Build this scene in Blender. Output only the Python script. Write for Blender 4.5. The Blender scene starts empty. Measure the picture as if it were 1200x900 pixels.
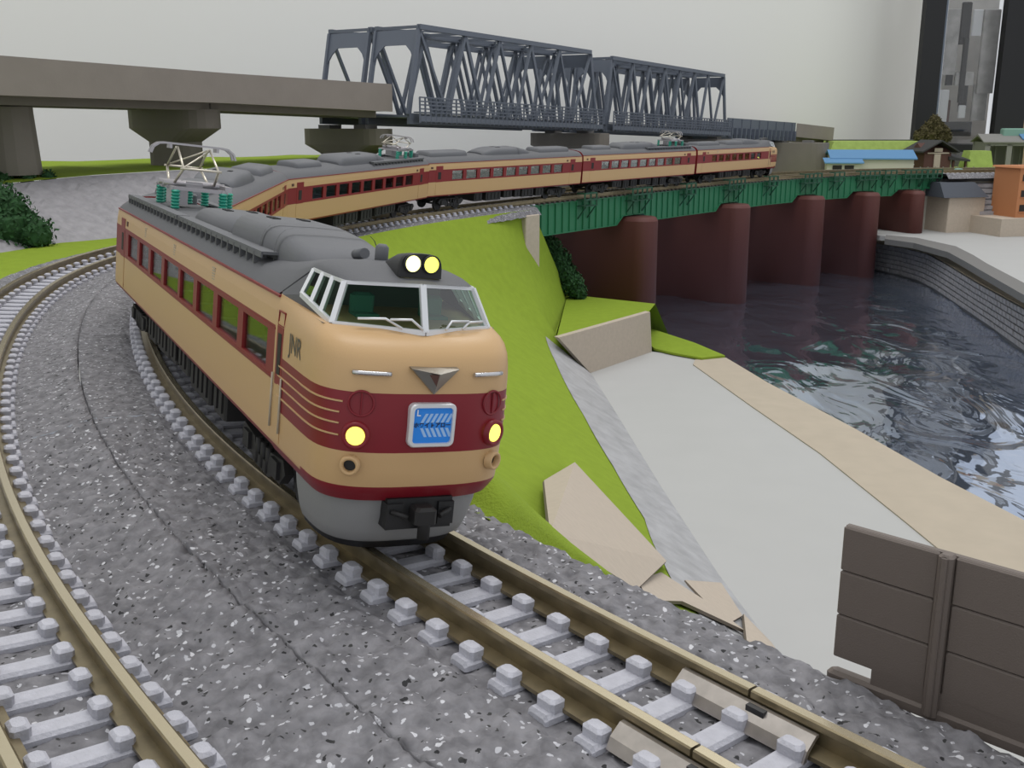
import bpy, bmesh, math, random
from mathutils import Vector, Matrix, noise
random.seed(7)
C = bpy.context.scene.collection
R = math.radians

# ------------------------------------------------------------------ camera, light, exposure
scn = bpy.context.scene
cam_d = bpy.data.cameras.new('camera'); cam_d.sensor_width = 36; cam_d.lens = 36.0
cam_d.clip_start = 0.1; cam_d.clip_end = 1000
cam = bpy.data.objects.new('camera', cam_d); C.objects.link(cam)
cam.location = (0, 0, 4.126); cam.rotation_euler = (R(90 - 14.38), 0, 0)
scn.camera = cam
scn.view_settings.view_transform = 'Standard'; scn.view_settings.look = 'None'
scn.view_settings.gamma = 1; scn.view_settings.exposure = 0.0
w = bpy.data.worlds.new('room_light'); scn.world = w; w.use_nodes = True
w.node_tree.nodes['Background'].inputs[0].default_value = (0.93, 0.96, 1.0, 1)
w.node_tree.nodes['Background'].inputs[1].default_value = 0.78

def area(name, loc, size, sy, power, target, col=(1, 1, 1)):
    d = bpy.data.lights.new(name, 'AREA'); d.shape = 'RECTANGLE'; d.size = size; d.size_y = sy
    d.energy = power; d.color = col
    o = bpy.data.objects.new(name, d); C.objects.link(o); o.location = loc
    o.rotation_euler = (Vector(target) - Vector(loc)).to_track_quat('-Z', 'Y').to_euler()
    return o
area('ceiling_lamp', (10, 30, 120), 90, 30, 62000, (5, 40, 0), (1, .98, .95))
area('ceiling_lamp', (30, 130, 120), 60, 16, 42000, (20, 80, 0), (1, .98, .95))

# ------------------------------------------------------------------ helpers
def tag(o, label=None, cat=None, group=None, kind=None):
    if label: o['label'] = label
    if cat: o['category'] = cat
    if group: o['group'] = group
    if kind: o['kind'] = kind
    return o
def thing(name, label, cat, loc=(0, 0, 0), rot=(0, 0, 0), group=None):
    o = bpy.data.objects.new(name, None); C.objects.link(o); o.empty_display_size = .1
    o.location = loc; o.rotation_euler = rot
    return tag(o, label, cat, group)
def copy_part(o, parent, loc=None, rot=None):
    c = o.copy(); C.objects.link(c); c.parent = parent
    if loc is not None: c.location = loc
    if rot is not None: c.rotation_euler = rot
    return c
def copy_tree(o, parent=None):
    c = o.copy(); C.objects.link(c); c.parent = parent
    for ch in list(o.children): copy_tree(ch, c)
    return c

class MB:
    def __init__(s): s.v = []; s.f = []; s.m = []; s.sm = []
    def add(s, vs, fs, m=0, smooth=False):
        b = len(s.v); s.v += [tuple(v) for v in vs]
        for f in fs: s.f.append([b + i for i in f]); s.m.append(m); s.sm.append(smooth)
        return s
    def box(s, c, d, rz=0, M=None, m=0):
        x, y, z = d[0] / 2, d[1] / 2, d[2] / 2
        P = [Vector((sx * x, sy * y, sz * z)) for sz in (-1, 1) for sy in (-1, 1) for sx in (-1, 1)]
        if M is None: M = Matrix.Rotation(rz, 3, 'Z')
        P = [M @ p + Vector(c) for p in P]
        return s.add(P, [(0, 2, 3, 1), (4, 5, 7, 6), (0, 1, 5, 4), (2, 6, 7, 3), (0, 4, 6, 2), (1, 3, 7, 5)], m)
    def bbox(s, c, d, b=.02, m=0, M=None):
        # box with chamfered top edges and corners
        x, y, z = d[0] / 2, d[1] / 2, d[2] / 2
        def ring(ix, iy, zz, cc):
            X, Y = x - ix, y - iy
            return [(-X + cc, -Y, zz), (X - cc, -Y, zz), (X, -Y + cc, zz), (X, Y - cc, zz), (X - cc, Y, zz), (-X + cc, Y, zz), (-X, Y - cc, zz), (-X, -Y + cc, zz)]
        rings = [ring(0, 0, -z, b), ring(0, 0, z - b, b), ring(b, b, z, b)]
        if M is None: M = Matrix.Identity(3)
        rings = [[M @ Vector(p) + Vector(c) for p in r] for r in rings]
        return s.loft(rings, True, True, True, m)
    def loft(s, rings, closed=True, cap0=False, cap1=False, m=0, smooth=False):
        n = len(rings[0]); vs = [p for r in rings for p in r]; fs = []
        for i in range(len(rings) - 1):
            for j in range(n if closed else n - 1):
                k = (j + 1) % n
                fs.append((i * n + j, i * n + k, (i + 1) * n + k, (i + 1) * n + j))
        s.add(vs, fs, m, smooth)
        if cap0: s.add(rings[0], [tuple(reversed(range(n)))], m)
        if cap1: s.add(rings[-1], [tuple(range(n))], m)
        return s
    def prism(s, pts, h0, h1, m=0):
        # polygon in xy extruded in z
        return s.loft([[(x, y, h0) for x, y in pts], [(x, y, h1) for x, y in pts]], True, True, True, m)
    def bar(s, a, b, w_, h=None, up=(0, 0, 1), m=0):
        a, b = Vector(a), Vector(b); t = (b - a); L = t.length
        if L < 1e-6: return s
        t /= L; u = Vector(up); sd = t.cross(u)
        if sd.length < 1e-4: sd = t.cross(Vector((1, 0, 0)))
        sd.normalize(); u = sd.cross(t); h = h or w_
        q = [sd * (sx * w_ / 2) + u * (sy * h / 2) for sx, sy in ((-1, -1), (1, -1), (1, 1), (-1, 1))]
        return s.loft([[a + k for k in q], [b + k for k in q]], True, True, True, m)
    def tube(s, pts, r, n=8, m=0, cap=True):
        rings = []; pts = [Vector(p) for p in pts]
        for i, p in enumerate(pts):
            t = (pts[min(i + 1, len(pts) - 1)] - pts[max(i - 1, 0)]).normalized()
            u = Vector((0, 0, 1)) if abs(t.z) < .95 else Vector((1, 0, 0))
            a = t.cross(u).normalized(); b = a.cross(t); rr = r[i] if isinstance(r, (list, tuple)) else r
            rings.append([p + (a * math.cos(q) + b * math.sin(q)) * rr for q in [2 * math.pi * k / n for k in range(n)]])
        return s.loft(rings, True, cap, cap, m, True)
    def build(s, name, mats, parent=None):
        me = bpy.data.meshes.new(name); me.from_pydata(s.v, [], s.f)
        if not isinstance(mats, (list, tuple)): mats = [mats]
        for k in mats: me.materials.append(k)
        me.polygons.foreach_set('material_index', s.m); me.polygons.foreach_set('use_smooth', s.sm)
        me.update()
        bm = bmesh.new(); bm.from_mesh(me); bmesh.ops.remove_doubles(bm, verts=bm.verts, dist=1e-5)
        bmesh.ops.recalc_face_normals(bm, faces=bm.faces); bm.to_mesh(me); bm.free()
        o = bpy.data.objects.new(name, me); C.objects.link(o)
        if parent is not None: o.parent = parent
        return o

# ------------------------------------------------------------------ materials
def mat(name, col, rough=.6, metal=0, spec=.5, bump=0, bscale=20, var=0, vscale=3, emit=None, estr=0, coat=0):
    m = bpy.data.materials.new(name); m.use_nodes = True; nt = m.node_tree; b = nt.nodes['Principled BSDF']
    b.inputs['Base Color'].default_value = (*col, 1); b.inputs['Roughness'].default_value = rough
    b.inputs['Metallic'].default_value = metal; b.inputs['Specular IOR Level'].default_value = spec
    b.inputs['Coat Weight'].default_value = coat
    if emit: b.inputs['Emission Color'].default_value = (*emit, 1); b.inputs['Emission Strength'].default_value = estr
    if bump or var:
        tc = nt.nodes.new('ShaderNodeTexCoord')
        if var:
            n = nt.nodes.new('ShaderNodeTexNoise'); n.inputs['Scale'].default_value = vscale; n.inputs['Detail'].default_value = 5
            nt.links.new(tc.outputs['Object'], n.inputs['Vector'])
            r = nt.nodes.new('ShaderNodeValToRGB'); nt.links.new(n.outputs['Fac'], r.inputs[0])
            r.color_ramp.elements[0].position = .3; r.color_ramp.elements[1].position = .7
            r.color_ramp.elements[0].color = (*[c * (1 - var) for c in col], 1); r.color_ramp.elements[1].color = (*[min(1, c * (1 + var)) for c in col], 1)
            nt.links.new(r.outputs[0], b.inputs['Base Color'])
        if bump:
            n = nt.nodes.new('ShaderNodeTexNoise'); n.inputs['Scale'].default_value = bscale; n.inputs['Detail'].default_value = 4
            nt.links.new(tc.outputs['Object'], n.inputs['Vector'])
            bp = nt.nodes.new('ShaderNodeBump'); bp.inputs['Strength'].default_value = bump; bp.inputs['Distance'].default_value = .05
            nt.links.new(n.outputs['Fac'], bp.inputs['Height']); nt.links.new(bp.outputs[0], b.inputs['Normal'])
    return m
def ballast_mat():
    m = bpy.data.materials.new('ballast'); m.use_nodes = True; nt = m.node_tree; b = nt.nodes['Principled BSDF']; L = nt.links.new
    b.inputs['Roughness'].default_value = .75
    tc = nt.nodes.new('ShaderNodeTexCoord')
    nz = nt.nodes.new('ShaderNodeTexNoise'); nz.inputs['Scale'].default_value = 14; nz.inputs['Detail'].default_value = 2
    L(tc.outputs['Object'], nz.inputs['Vector'])
    mx0 = nt.nodes.new('ShaderNodeMix'); mx0.data_type = 'VECTOR'; mx0.inputs[0].default_value = .08
    L(tc.outputs['Object'], mx0.inputs[4]); L(nz.outputs['Color'], mx0.inputs[5])
    base = nt.nodes.new('ShaderNodeTexNoise'); base.inputs['Scale'].default_value = 6; base.inputs['Detail'].default_value = 6
    L(tc.outputs['Object'], base.inputs['Vector'])
    rb = nt.nodes.new('ShaderNodeValToRGB'); L(base.outputs['Fac'], rb.inputs[0])
    rb.color_ramp.elements[0].position = .35; rb.color_ramp.elements[0].color = (.125, .122, .132, 1)
    rb.color_ramp.elements[1].position = .65; rb.color_ramp.elements[1].color = (.225, .22, .235, 1)
    prev = rb.outputs[0]
    for sc, thr, rad, col in ((11.5, .84, .26, (.58, .58, .61, 1)), (11, .82, .25, (.012, .012, .014, 1)), (17, .84, .34, (.46, .46, .49, 1)), (18, .86, .3, (.03, .03, .03, 1))):
        v = nt.nodes.new('ShaderNodeTexVoronoi'); v.inputs['Scale'].default_value = sc
        L(mx0.outputs[1], v.inputs['Vector'])
        sp = nt.nodes.new('ShaderNodeSeparateColor'); L(v.outputs['Color'], sp.inputs[0])
        g = nt.nodes.new('ShaderNodeMath'); g.operation = 'GREATER_THAN'; g.inputs[1].default_value = thr; L(sp.outputs[0], g.inputs[0])
        d = nt.nodes.new('ShaderNodeMath'); d.operation = 'LESS_THAN'; d.inputs[1].default_value = rad; L(v.outputs['Distance'], d.inputs[0])
        mu = nt.nodes.new('ShaderNodeMath'); mu.operation = 'MULTIPLY'; L(g.outputs[0], mu.inputs[0]); L(d.outputs[0], mu.inputs[1])
        mx = nt.nodes.new('ShaderNodeMix'); mx.data_type = 'RGBA'; L(mu.outputs[0], mx.inputs[0]); L(prev, mx.inputs[6]); mx.inputs[7].default_value = col
        prev = mx.outputs[2]
    L(prev, b.inputs['Base Color'])
    v = nt.nodes.new('ShaderNodeTexVoronoi'); v.inputs['Scale'].default_value = 9; L(tc.outputs['Object'], v.inputs['Vector'])
    bp = nt.nodes.new('ShaderNodeBump'); bp.inputs['Strength'].default_value = .55; bp.inputs['Distance'].default_value = .06; bp.invert = True
    L(v.outputs['Distance'], bp.inputs['Height']); L(bp.outputs[0], b.inputs['Normal'])
    return m
def glass_mat(name, tint, fac=.12, rough=.03, fk=.5):
    m = bpy.data.materials.new(name); m.use_nodes = True; nt = m.node_tree; nt.nodes.clear()
    o = nt.nodes.new('ShaderNodeOutputMaterial'); t = nt.nodes.new('ShaderNodeBsdfTransparent'); t.inputs[0].default_value = (*tint, 1)
    g = nt.nodes.new('ShaderNodeBsdfGlossy'); g.inputs['Roughness'].default_value = rough
    lw = nt.nodes.new('ShaderNodeFresnel'); lw.inputs[0].default_value = 1.5
    ad = nt.nodes.new('ShaderNodeMath'); ad.operation = 'MULTIPLY_ADD'; ad.inputs[1].default_value = fk; ad.inputs[2].default_value = fac; nt.links.new(lw.outputs[0], ad.inputs[0])
    mx = nt.nodes.new('ShaderNodeMixShader'); nt.links.new(ad.outputs[0], mx.inputs[0]); nt.links.new(t.outputs[0], mx.inputs[1]); nt.links.new(g.outputs[0], mx.inputs[2])
    nt.links.new(mx.outputs[0], o.inputs[0]); return m
def water_mat():
    m = bpy.data.materials.new('water_film'); m.use_nodes = True; nt = m.node_tree; b = nt.nodes['Principled BSDF']; L = nt.links.new
    b.inputs['Metallic'].default_value = .90; b.inputs['Base Color'].default_value = (.38, .46, .62, 1); b.inputs['Roughness'].default_value = .05
    b.inputs['IOR'].default_value = 1.75; b.inputs['Specular IOR Level'].default_value = .7; b.inputs['Coat Weight'].default_value = .6; b.inputs['Coat Roughness'].default_value = .03
    tc = nt.nodes.new('ShaderNodeTexCoord'); mp = nt.nodes.new('ShaderNodeMapping'); mp.inputs['Scale'].default_value = (1.0, .55, 1); L(tc.outputs['Object'], mp.inputs[0])
    n = nt.nodes.new('ShaderNodeTexNoise'); n.inputs['Scale'].default_value = .34; n.inputs['Detail'].default_value = 2.4; n.inputs['Roughness'].default_value = .42; n.inputs['Distortion'].default_value = 1.6
    L(mp.outputs[0], n.inputs['Vector'])
    bp = nt.nodes.new('ShaderNodeBump'); bp.inputs['Strength'].default_value = 1.0; bp.inputs['Distance'].default_value = .24
    L(n.outputs['Fac'], bp.inputs['Height']); L(bp.outputs[0], b.inputs['Normal'])
    return m

M = dict(
 beige=mat('beige_paint', (.56, .36, .175), .38, spec=.4, bump=.05, bscale=60),
 red=mat('maroon_paint', (.205, .010, .018), .36, spec=.4),
 sidered=mat('side_maroon_paint', (.22, .016, .018), .42, spec=.4),
 roof=mat('roof_grey_paint', (.105, .107, .115), .72, bump=.12, bscale=60),
 roof2=mat('air_conditioner_grey', (.125, .128, .138), .68, bump=.1, bscale=60),
 black=mat('black_plastic', (.012, .012, .013), .5),
 under=mat('underfloor_black', (.013, .012, .012), .6),
 skirt=mat('skirt_grey', (.25, .25, .25), .6, bump=.05, bscale=40),
 chrome=mat('chrome', (.62, .62, .64), .22, metal=.9),
 silver=mat('silver_frame', (.72, .73, .75), .35, metal=.35),
 silverdark=mat('dark_chrome', (.34, .33, .30), .3, metal=.9),  # darker chrome tone, used on both emblem wings
 lamp=mat('lamp_glow', (.9, .85, .2), .3, emit=(1, .93, .12), estr=1.25),
 lampw=mat('bright_lamp_glow', (1, .95, .5), .3, emit=(1, .97, .35), estr=2.2),
 insul=mat('green_insulator', (.02, .30, .21), .35, spec=.5),
 metalrod=mat('pantograph_metal', (.42, .40, .42), .38, metal=.6),
 brassrod=mat('pantograph_arm_metal', (.62, .57, .48), .35, metal=.7),
 seat=mat('seat_cloth', (.06, .24, .17), .8),
 interior=mat('interior_grey', (.10, .14, .12), .8),
 blue=mat('blue_plate', (.015, .19, .62), .3, emit=(.02, .25, .8), estr=.12),
 lblue=mat('pale_blue_print', (.35, .55, .85), .35), white=mat('white_print', (.8, .82, .85), .4),
 ink=mat('dark_blue_print', (.01, .02, .07), .4), greylet=mat('grey_lettering', (.20, .19, .17), .4),
 rail=mat('nickel_rail', (.25, .205, .125), .34, metal=.7, var=.18, vscale=5), railtop=mat('polished_rail', (.55, .48, .34), .24, metal=.8),
 joiner=mat('joiner_steel', (.48, .44, .41), .3, metal=.8, var=.15, vscale=6),
 sleeper=mat('concrete_sleeper', (.47, .47, .52), .75, bump=.25, bscale=40, var=.08, vscale=12),
 bsleeper=mat('dark_timber_sleeper', (.05, .045, .042), .8),
 grass=mat('flocked_grass', (.235, .325, .035), .95, spec=.1, bump=.5, bscale=26, var=.05, vscale=2.5),
 grass2=mat('pale_flocked_grass', (.36, .47, .13), .95, spec=.1, bump=.5, bscale=8, var=.1, vscale=2),
 card=mat('grey_cardboard', (.47, .40, .325), .85, bump=.1, bscale=8, var=.05, vscale=6),
 cardedge=mat('cardboard_edge', (.16, .13, .10), .9),
 board=mat('white_board', (.42, .42, .412), .7, var=.015, vscale=.5),
 kraft=mat('cream_paper', (.43, .37, .29), .8, var=.04, vscale=1),
 plaster=mat('grey_plaster', (.38, .38, .39), .45, bump=.8, bscale=3, var=.16, vscale=1.6),
 stone=mat('grey_stone', (.31, .30, .315), .8, bump=.7, bscale=5, var=.12, vscale=3),
 concrete=mat('viaduct_concrete', (.25, .22, .19), .8, bump=.1, bscale=10, var=.04, vscale=1),
 pierc=mat('pier_concrete', (.20, .18, .155), .85, bump=.1, bscale=10, var=.04, vscale=1),
 truss=mat('blue_grey_steel', (.105, .122, .155), .5, spec=.5),
 green=mat('girder_green', (.022, .165, .075), .5, spec=.4), dgreen=mat('platform_green', (.012, .075, .04), .6),
 pier=mat('brick_red_plastic', (.105, .030, .024), .65, bump=.1, bscale=12),
 fence=mat('brown_grey_panel', (.145, .118, .102), .62, bump=.12, bscale=70),
 leaf=mat('dark_leaf', (.022, .075, .022), .9, var=.3, vscale=4), leafb=mat('bronze_needle', (.10, .085, .035), .9), stem=mat('stem', (.06, .04, .02), .9),
 wall=mat('white_wall_paint', (.80, .79, .75), .9),
 water=water_mat(), ballast=ballast_mat(),
 glass=glass_mat('window_glass', (.86, .88, .86), .0), cabglass=glass_mat('cab_glass', (.52, .66, .58), .0, fk=.16),
 bglass=glass_mat('cabinet_glass', (.93, .93, .93), .02),
 bluer=mat('blue_roof', (.10, .25, .45), .6), cream=mat('cream_wall', (.55, .53, .46), .8), white2=mat('white_wall_panel', (.7, .7, .68), .8),
 brown=mat('timber_brown', (.10, .045, .035), .8), tile=mat('dark_roof_tile', (.035, .035, .035), .7), ghouse=mat('grey_building', (.24, .235, .22), .8),
 groof=mat('teal_roof', (.20, .36, .29), .7), orange=mat('orange_wall', (.46, .19, .08), .75), dark=mat('dark_opening', (.012, .008, .006), .6),
 asphalt=mat('asphalt_grey', (.12, .12, .125), .8), kerb=mat('kerb_grey', (.17, .165, .16), .7), greyroof=mat('slate_grey_slab', (.075, .085, .105), .7),
 blackf=mat('black_frame', (.006, .006, .008), .6), pack=mat('clear_pack', (.40, .39, .38), .25, metal=.3, bump=.6, bscale=1.5, var=.25, vscale=.8),
 packd=mat('dark_goods', (.03, .028, .028), .4), packw=mat('white_goods', (.75, .76, .8), .3), shelf=mat('cabinet_back', (.62, .60, .57), .5, var=.12, vscale=.5),
 curtain=mat('tan_panel', (.45, .33, .2), .7), bluegrey=mat('blue_grey_box', (.14, .17, .22), .6),
)

# ------------------------------------------------------------------ the path of the inner track (rail head level z = 0)
CP = [(5.5, 2.0), (3.4, 4.4), (1.45, 6.61), (-.13, 8.51), (-1.87, 10.79), (-3.17, 12.76), (-4.92, 15.91), (-7.0, 20.6), (-8.8, 25.8), (-9.85, 31), (-9.3, 36.8), (-7.5, 43), (-4.7, 49.1), (-.9, 55), (3.2, 60.4), (8, 66.6), (13.5, 73.5), (20.5, 81.5), (28.5, 88), (37.5, 91.8), (50, 94)]
def resample(Q, h):
    S = [0]
    for a, b in zip(Q, Q[1:]): S.append(S[-1] + math.dist(a, b))
    n = int(S[-1] / h); out = []; j = 0
    for i in range(n + 1):
        s = S[-1] * i / n
        while j < len(S) - 2 and S[j + 1] < s: j += 1
        t = (s - S[j]) / max(1e-9, S[j + 1] - S[j])
        out.append((Q[j][0] + (Q[j + 1][0] - Q[j][0]) * t, Q[j][1] + (Q[j + 1][1] - Q[j][1]) * t))
    return out
def make_path():
    out = []
    for i in range(len(CP) - 1):
        p0 = CP[max(i - 1, 0)]; p1 = CP[i]; p2 = CP[i + 1]; p3 = CP[min(i + 2, len(CP) - 1)]
        for k in range(20):
            t = k / 20
            out.append(tuple(.5 * ((2 * b) + (-a + c) * t + (2 * a - 5 * b + 4 * c - d) * t * t + (-a + 3 * b - 3 * c + d) * t ** 3) for a, b, c, d in zip(p0, p1, p2, p3)))
    out.append(CP[-1]); Q = resample(out, .25)
    for _ in range(250):
        Q = [Q[0]] + [tuple(.25 * a + .5 * b + .25 * c for a, b, c in zip(Q[i - 1], Q[i], Q[i + 1])) for i in range(1, len(Q) - 1)] + [Q[-1]]
    return resample(Q, .25)
PATH = make_path(); SMAX = .25 * (len(PATH) - 1)
def tan(s):
    i = min(max(s / .25, 0), len(PATH) - 1.001); j = int(i); a = PATH[max(j - 1, 0)]; b = PATH[min(j + 2, len(PATH) - 1)]
    L = math.dist(a, b); return (b[0] - a[0]) / L, (b[1] - a[1]) / L
def at(s, off=0):           # off > 0: outer side
    i = min(max(s / .25, 0), len(PATH) - 1.001); j = int(i); t = i - j
    x = PATH[j][0] * (1 - t) + PATH[j + 1][0] * t; y = PATH[j][1] * (1 - t) + PATH[j + 1][1] * t
    tx, ty = tan(s); return x - ty * off, y + tx * off
def cant(s): return .08 * max(0, min(1, s / 12)) * max(0, min(1, (64 - s) / 10))
def pz(s, c, off, z):       # point on the canted track frame whose centre line has offset c; raised about the outer rail
    k = cant(s); x, y = at(s, c + off); return (x, y, z + k * (off - .485))
SP = 3.66                   # offset of the outer track

# ------------------------------------------------------------------ tracks
SLEEP_HALF = .82
def rail_profile(): # (off, z)
    return [(-.17, -.24), (.17, -.24), (.17, -.205), (.035, -.18), (.035, -.075), (.055, -.06), (.055, -.01), (.04, 0), (-.04, 0), (-.055, -.01), (-.055, -.06), (-.035, -.075), (-.035, -.18), (-.17, -.205)]
def sleeper_mesh():
    m = MB(); n = 8; rings = []
    for y, hw, h in ((-.82, .10, .05), (-.80, .115, .085), (-.3, .115, .075), (.3, .115, .075), (.80, .115, .085), (.82, .10, .05)):
        rings.append([(-hw, y, -.30), (-hw, y, -.30 + h * .6), (-hw + .03, y, -.30 + h), (hw - .03, y, -.30 + h), (hw, y, -.30 + h * .6), (hw, y, -.30)])
    m.loft(rings, True, True, True); return m
def build_track(name, label, c, s0, s1, rail_breaks, joints):
    t = thing(name, label, 'railway track')
    for sd in (1, -1):
        br = rail_breaks[sd]
        for a, b in zip(br, br[1:]):
            m = MB(); rings = []; s = a + .012
            while True:
                rings.append([pz(s, c, sd * .485 + o, z) for o, z in rail_profile()])
                if s >= b - .012: break
                s = min(b - .012, s + (.3 if s < 60 else .8))
            m.loft(rings, True, True, True); nseg = len(rings) - 1
            for k in range(len(m.f)):
                if k < nseg * 14 and k % 14 == 7: m.m[k] = 1
            m.build('rail', [M['rail'], M['railtop']], t)
    for sd, s, side in joints:
        m = MB(); rings = []
        for k in range(7):
            q = s - .62 + 1.24 * k / 6; o0 = sd * .485
            rings.append([pz(q, c, o0 + side * x, z) for x, z in ((.06, -.075), (.10, -.075), (.20, -.16), (.24, -.25), (.20, -.25), (.17, -.18), (.075, -.10), (.06, -.10))])
        m.loft(rings, True, True, True); o = m.build('rail_joiner', M['joiner'], t); o['label'] = 'folded steel rail joiner'
        m2 = MB(); m2.box(pz(s - .12, c, o0 + side * .125, -.10), (.16, .05, .06), rz=math.atan2(tan(s)[1], tan(s)[0])); m2.build('joint_slot', M['black'], o)
    # sleepers: one mesh each, chairs are sub-parts on the near ones
    proto = sleeper_mesh().build('sleeper', M['sleeper'], t); dproto = None
    cm = MB(); cm.bbox((0, 0, -.18), (.20, .15, .11), .026); chair = cm.build('rail_chair', M['sleeper'], proto)
    me_ch = chair.data; bpy.data.objects.remove(chair)
    cm = MB()
    for y in (-.68, -.29, .29, .68): cm.bbox((0, y, -.18), (.20, .15, .11), .026)
    join_ch = cm.build('rail_chair_set', M['sleeper'], proto); me_j = join_ch.data; bpy.data.objects.remove(join_ch)
    n = int((s1 - s0) / .5); first = True; cnt = 0
    for i in range(n):
        s = s0 + .25 + i * .5
        if cnt >= 298: break
        cnt += 1
        if first: o = proto; first = False
        else: o = bpy.data.objects.new('sleeper', proto.data); C.objects.link(o); o.parent = t
        x, y, z = pz(s, c, 0, 0); tx, ty = tan(s); k = cant(s)
        o.rotation_euler = Matrix.Rotation(math.atan2(ty, tx), 4, 'Z').to_euler()
        o.rotation_euler = (Matrix.Rotation(math.atan2(ty, tx), 3, 'Z') @ Matrix.Rotation(k, 3, 'X')).to_euler()
        o.location = (x, y, z)
        if 62 < s < 112: o.material_slots[0].link = 'OBJECT'; o.material_slots[0].material = M['bsleeper']
        if s < 16:
            for yy in (-.68, -.29, .29, .68):
                ch = bpy.data.objects.new('rail_chair', me_ch); C.objects.link(ch); ch.parent = o; ch.location = (0, yy, 0)
        elif s < 60:
            ch = bpy.data.objects.new('rail_chairs', me_j); C.objects.link(ch); ch.parent = o; ch['kind'] = 'stuff'
    return t
inner = build_track('railway_track', 'inner curved railway track under the train, running to the lower right corner', 0, 0.4, 125,
                    {1: [0.4, 5.9, 62, 125], -1: [0.4, 6.15, 62, 125]}, [(1, 5.9, 1), (-1, 6.15, 1)])
outer = build_track('railway_track', 'outer curved railway track at the left edge beside the grass', SP, 1, 125,
                    {1: [1, 62, 125], -1: [1, 62, 125]}, [])

def bnoise(x, y, a):
    p = Vector((x, y, 0)); d = noise.voronoi(p * 7.5)[0]
    return a * (.55 - 1.3 * d[0]) + a * .5 * noise.noise(p * 3)
def ballast_strip(parent, c, prof, s0, s1, ds, fine, amp):
    # prof: list of (off, z); densely resampled across
    pts = []
    for (o0, z0), (o1, z1) in zip(prof, prof[1:]):
        n = max(1, int(abs(o1 - o0) / fine + .5))
        for k in range(n): pts.append((o0 + (o1 - o0) * k / n, z0 + (z1 - z0) * k / n))
    pts.append(prof[-1]); m = MB(); rings = []; n = int((s1 - s0) / ds)
    for i in range(n + 1):
        s = s0 + (s1 - s0) * i / n; row = []
        for o, z in pts:
            x, y, zz = pz(s, c, o, z)
            if c > 1 and o < -1.0:
                f = min(1, (-1.0 - o) / .8); xi, yi, zi = pz(s, 0, GM, z + (-.285 + .245)); zz = zz * (1 - f) + zi * f
            e = amp * (1.5 if abs(o) > .85 else .8)
            zz += bnoise(x, y, e); row.append((x, y, zz))
        rings.append(row)
    m.loft(rings, False); m.sm = [True] * len(m.f)
    return m.build('roadbed', M['ballast'], parent)
GM = SP / 2
inP = [(GM - .012, -.60), (GM - .012, -.285), (.95, -.25), (.86, -.29), (-.86, -.29), (-.95, -.24), (-1.60, -.27), (-1.95, -.66)]
outP = [(1.9, -.62), (1.5, -.30), (.95, -.25), (.86, -.29), (-.86, -.29), (-.95, -.25), (-GM + .012, -.245), (-GM + .012, -.60)]
ballast_strip(inner, 0, inP, .3, 17, .06, .055, .05)
ballast_strip(outer, SP, outP, .8, 17, .065, .06, .05)
ballast_strip(inner, 0, inP[:-2] + [(-1.45, -.30), (-1.75, -.66)], 17, 61, .16, .12, .03)
ballast_strip(outer, SP, outP, 17, 61, .16, .12, .03)
tr = lambda pr: pr
ballast_strip(inner, 0, inP, 112.8, 125.5, .5, .4, .01); ballast_strip(outer, SP, outP, 112.8, 125.5, .5, .4, .01)

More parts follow.
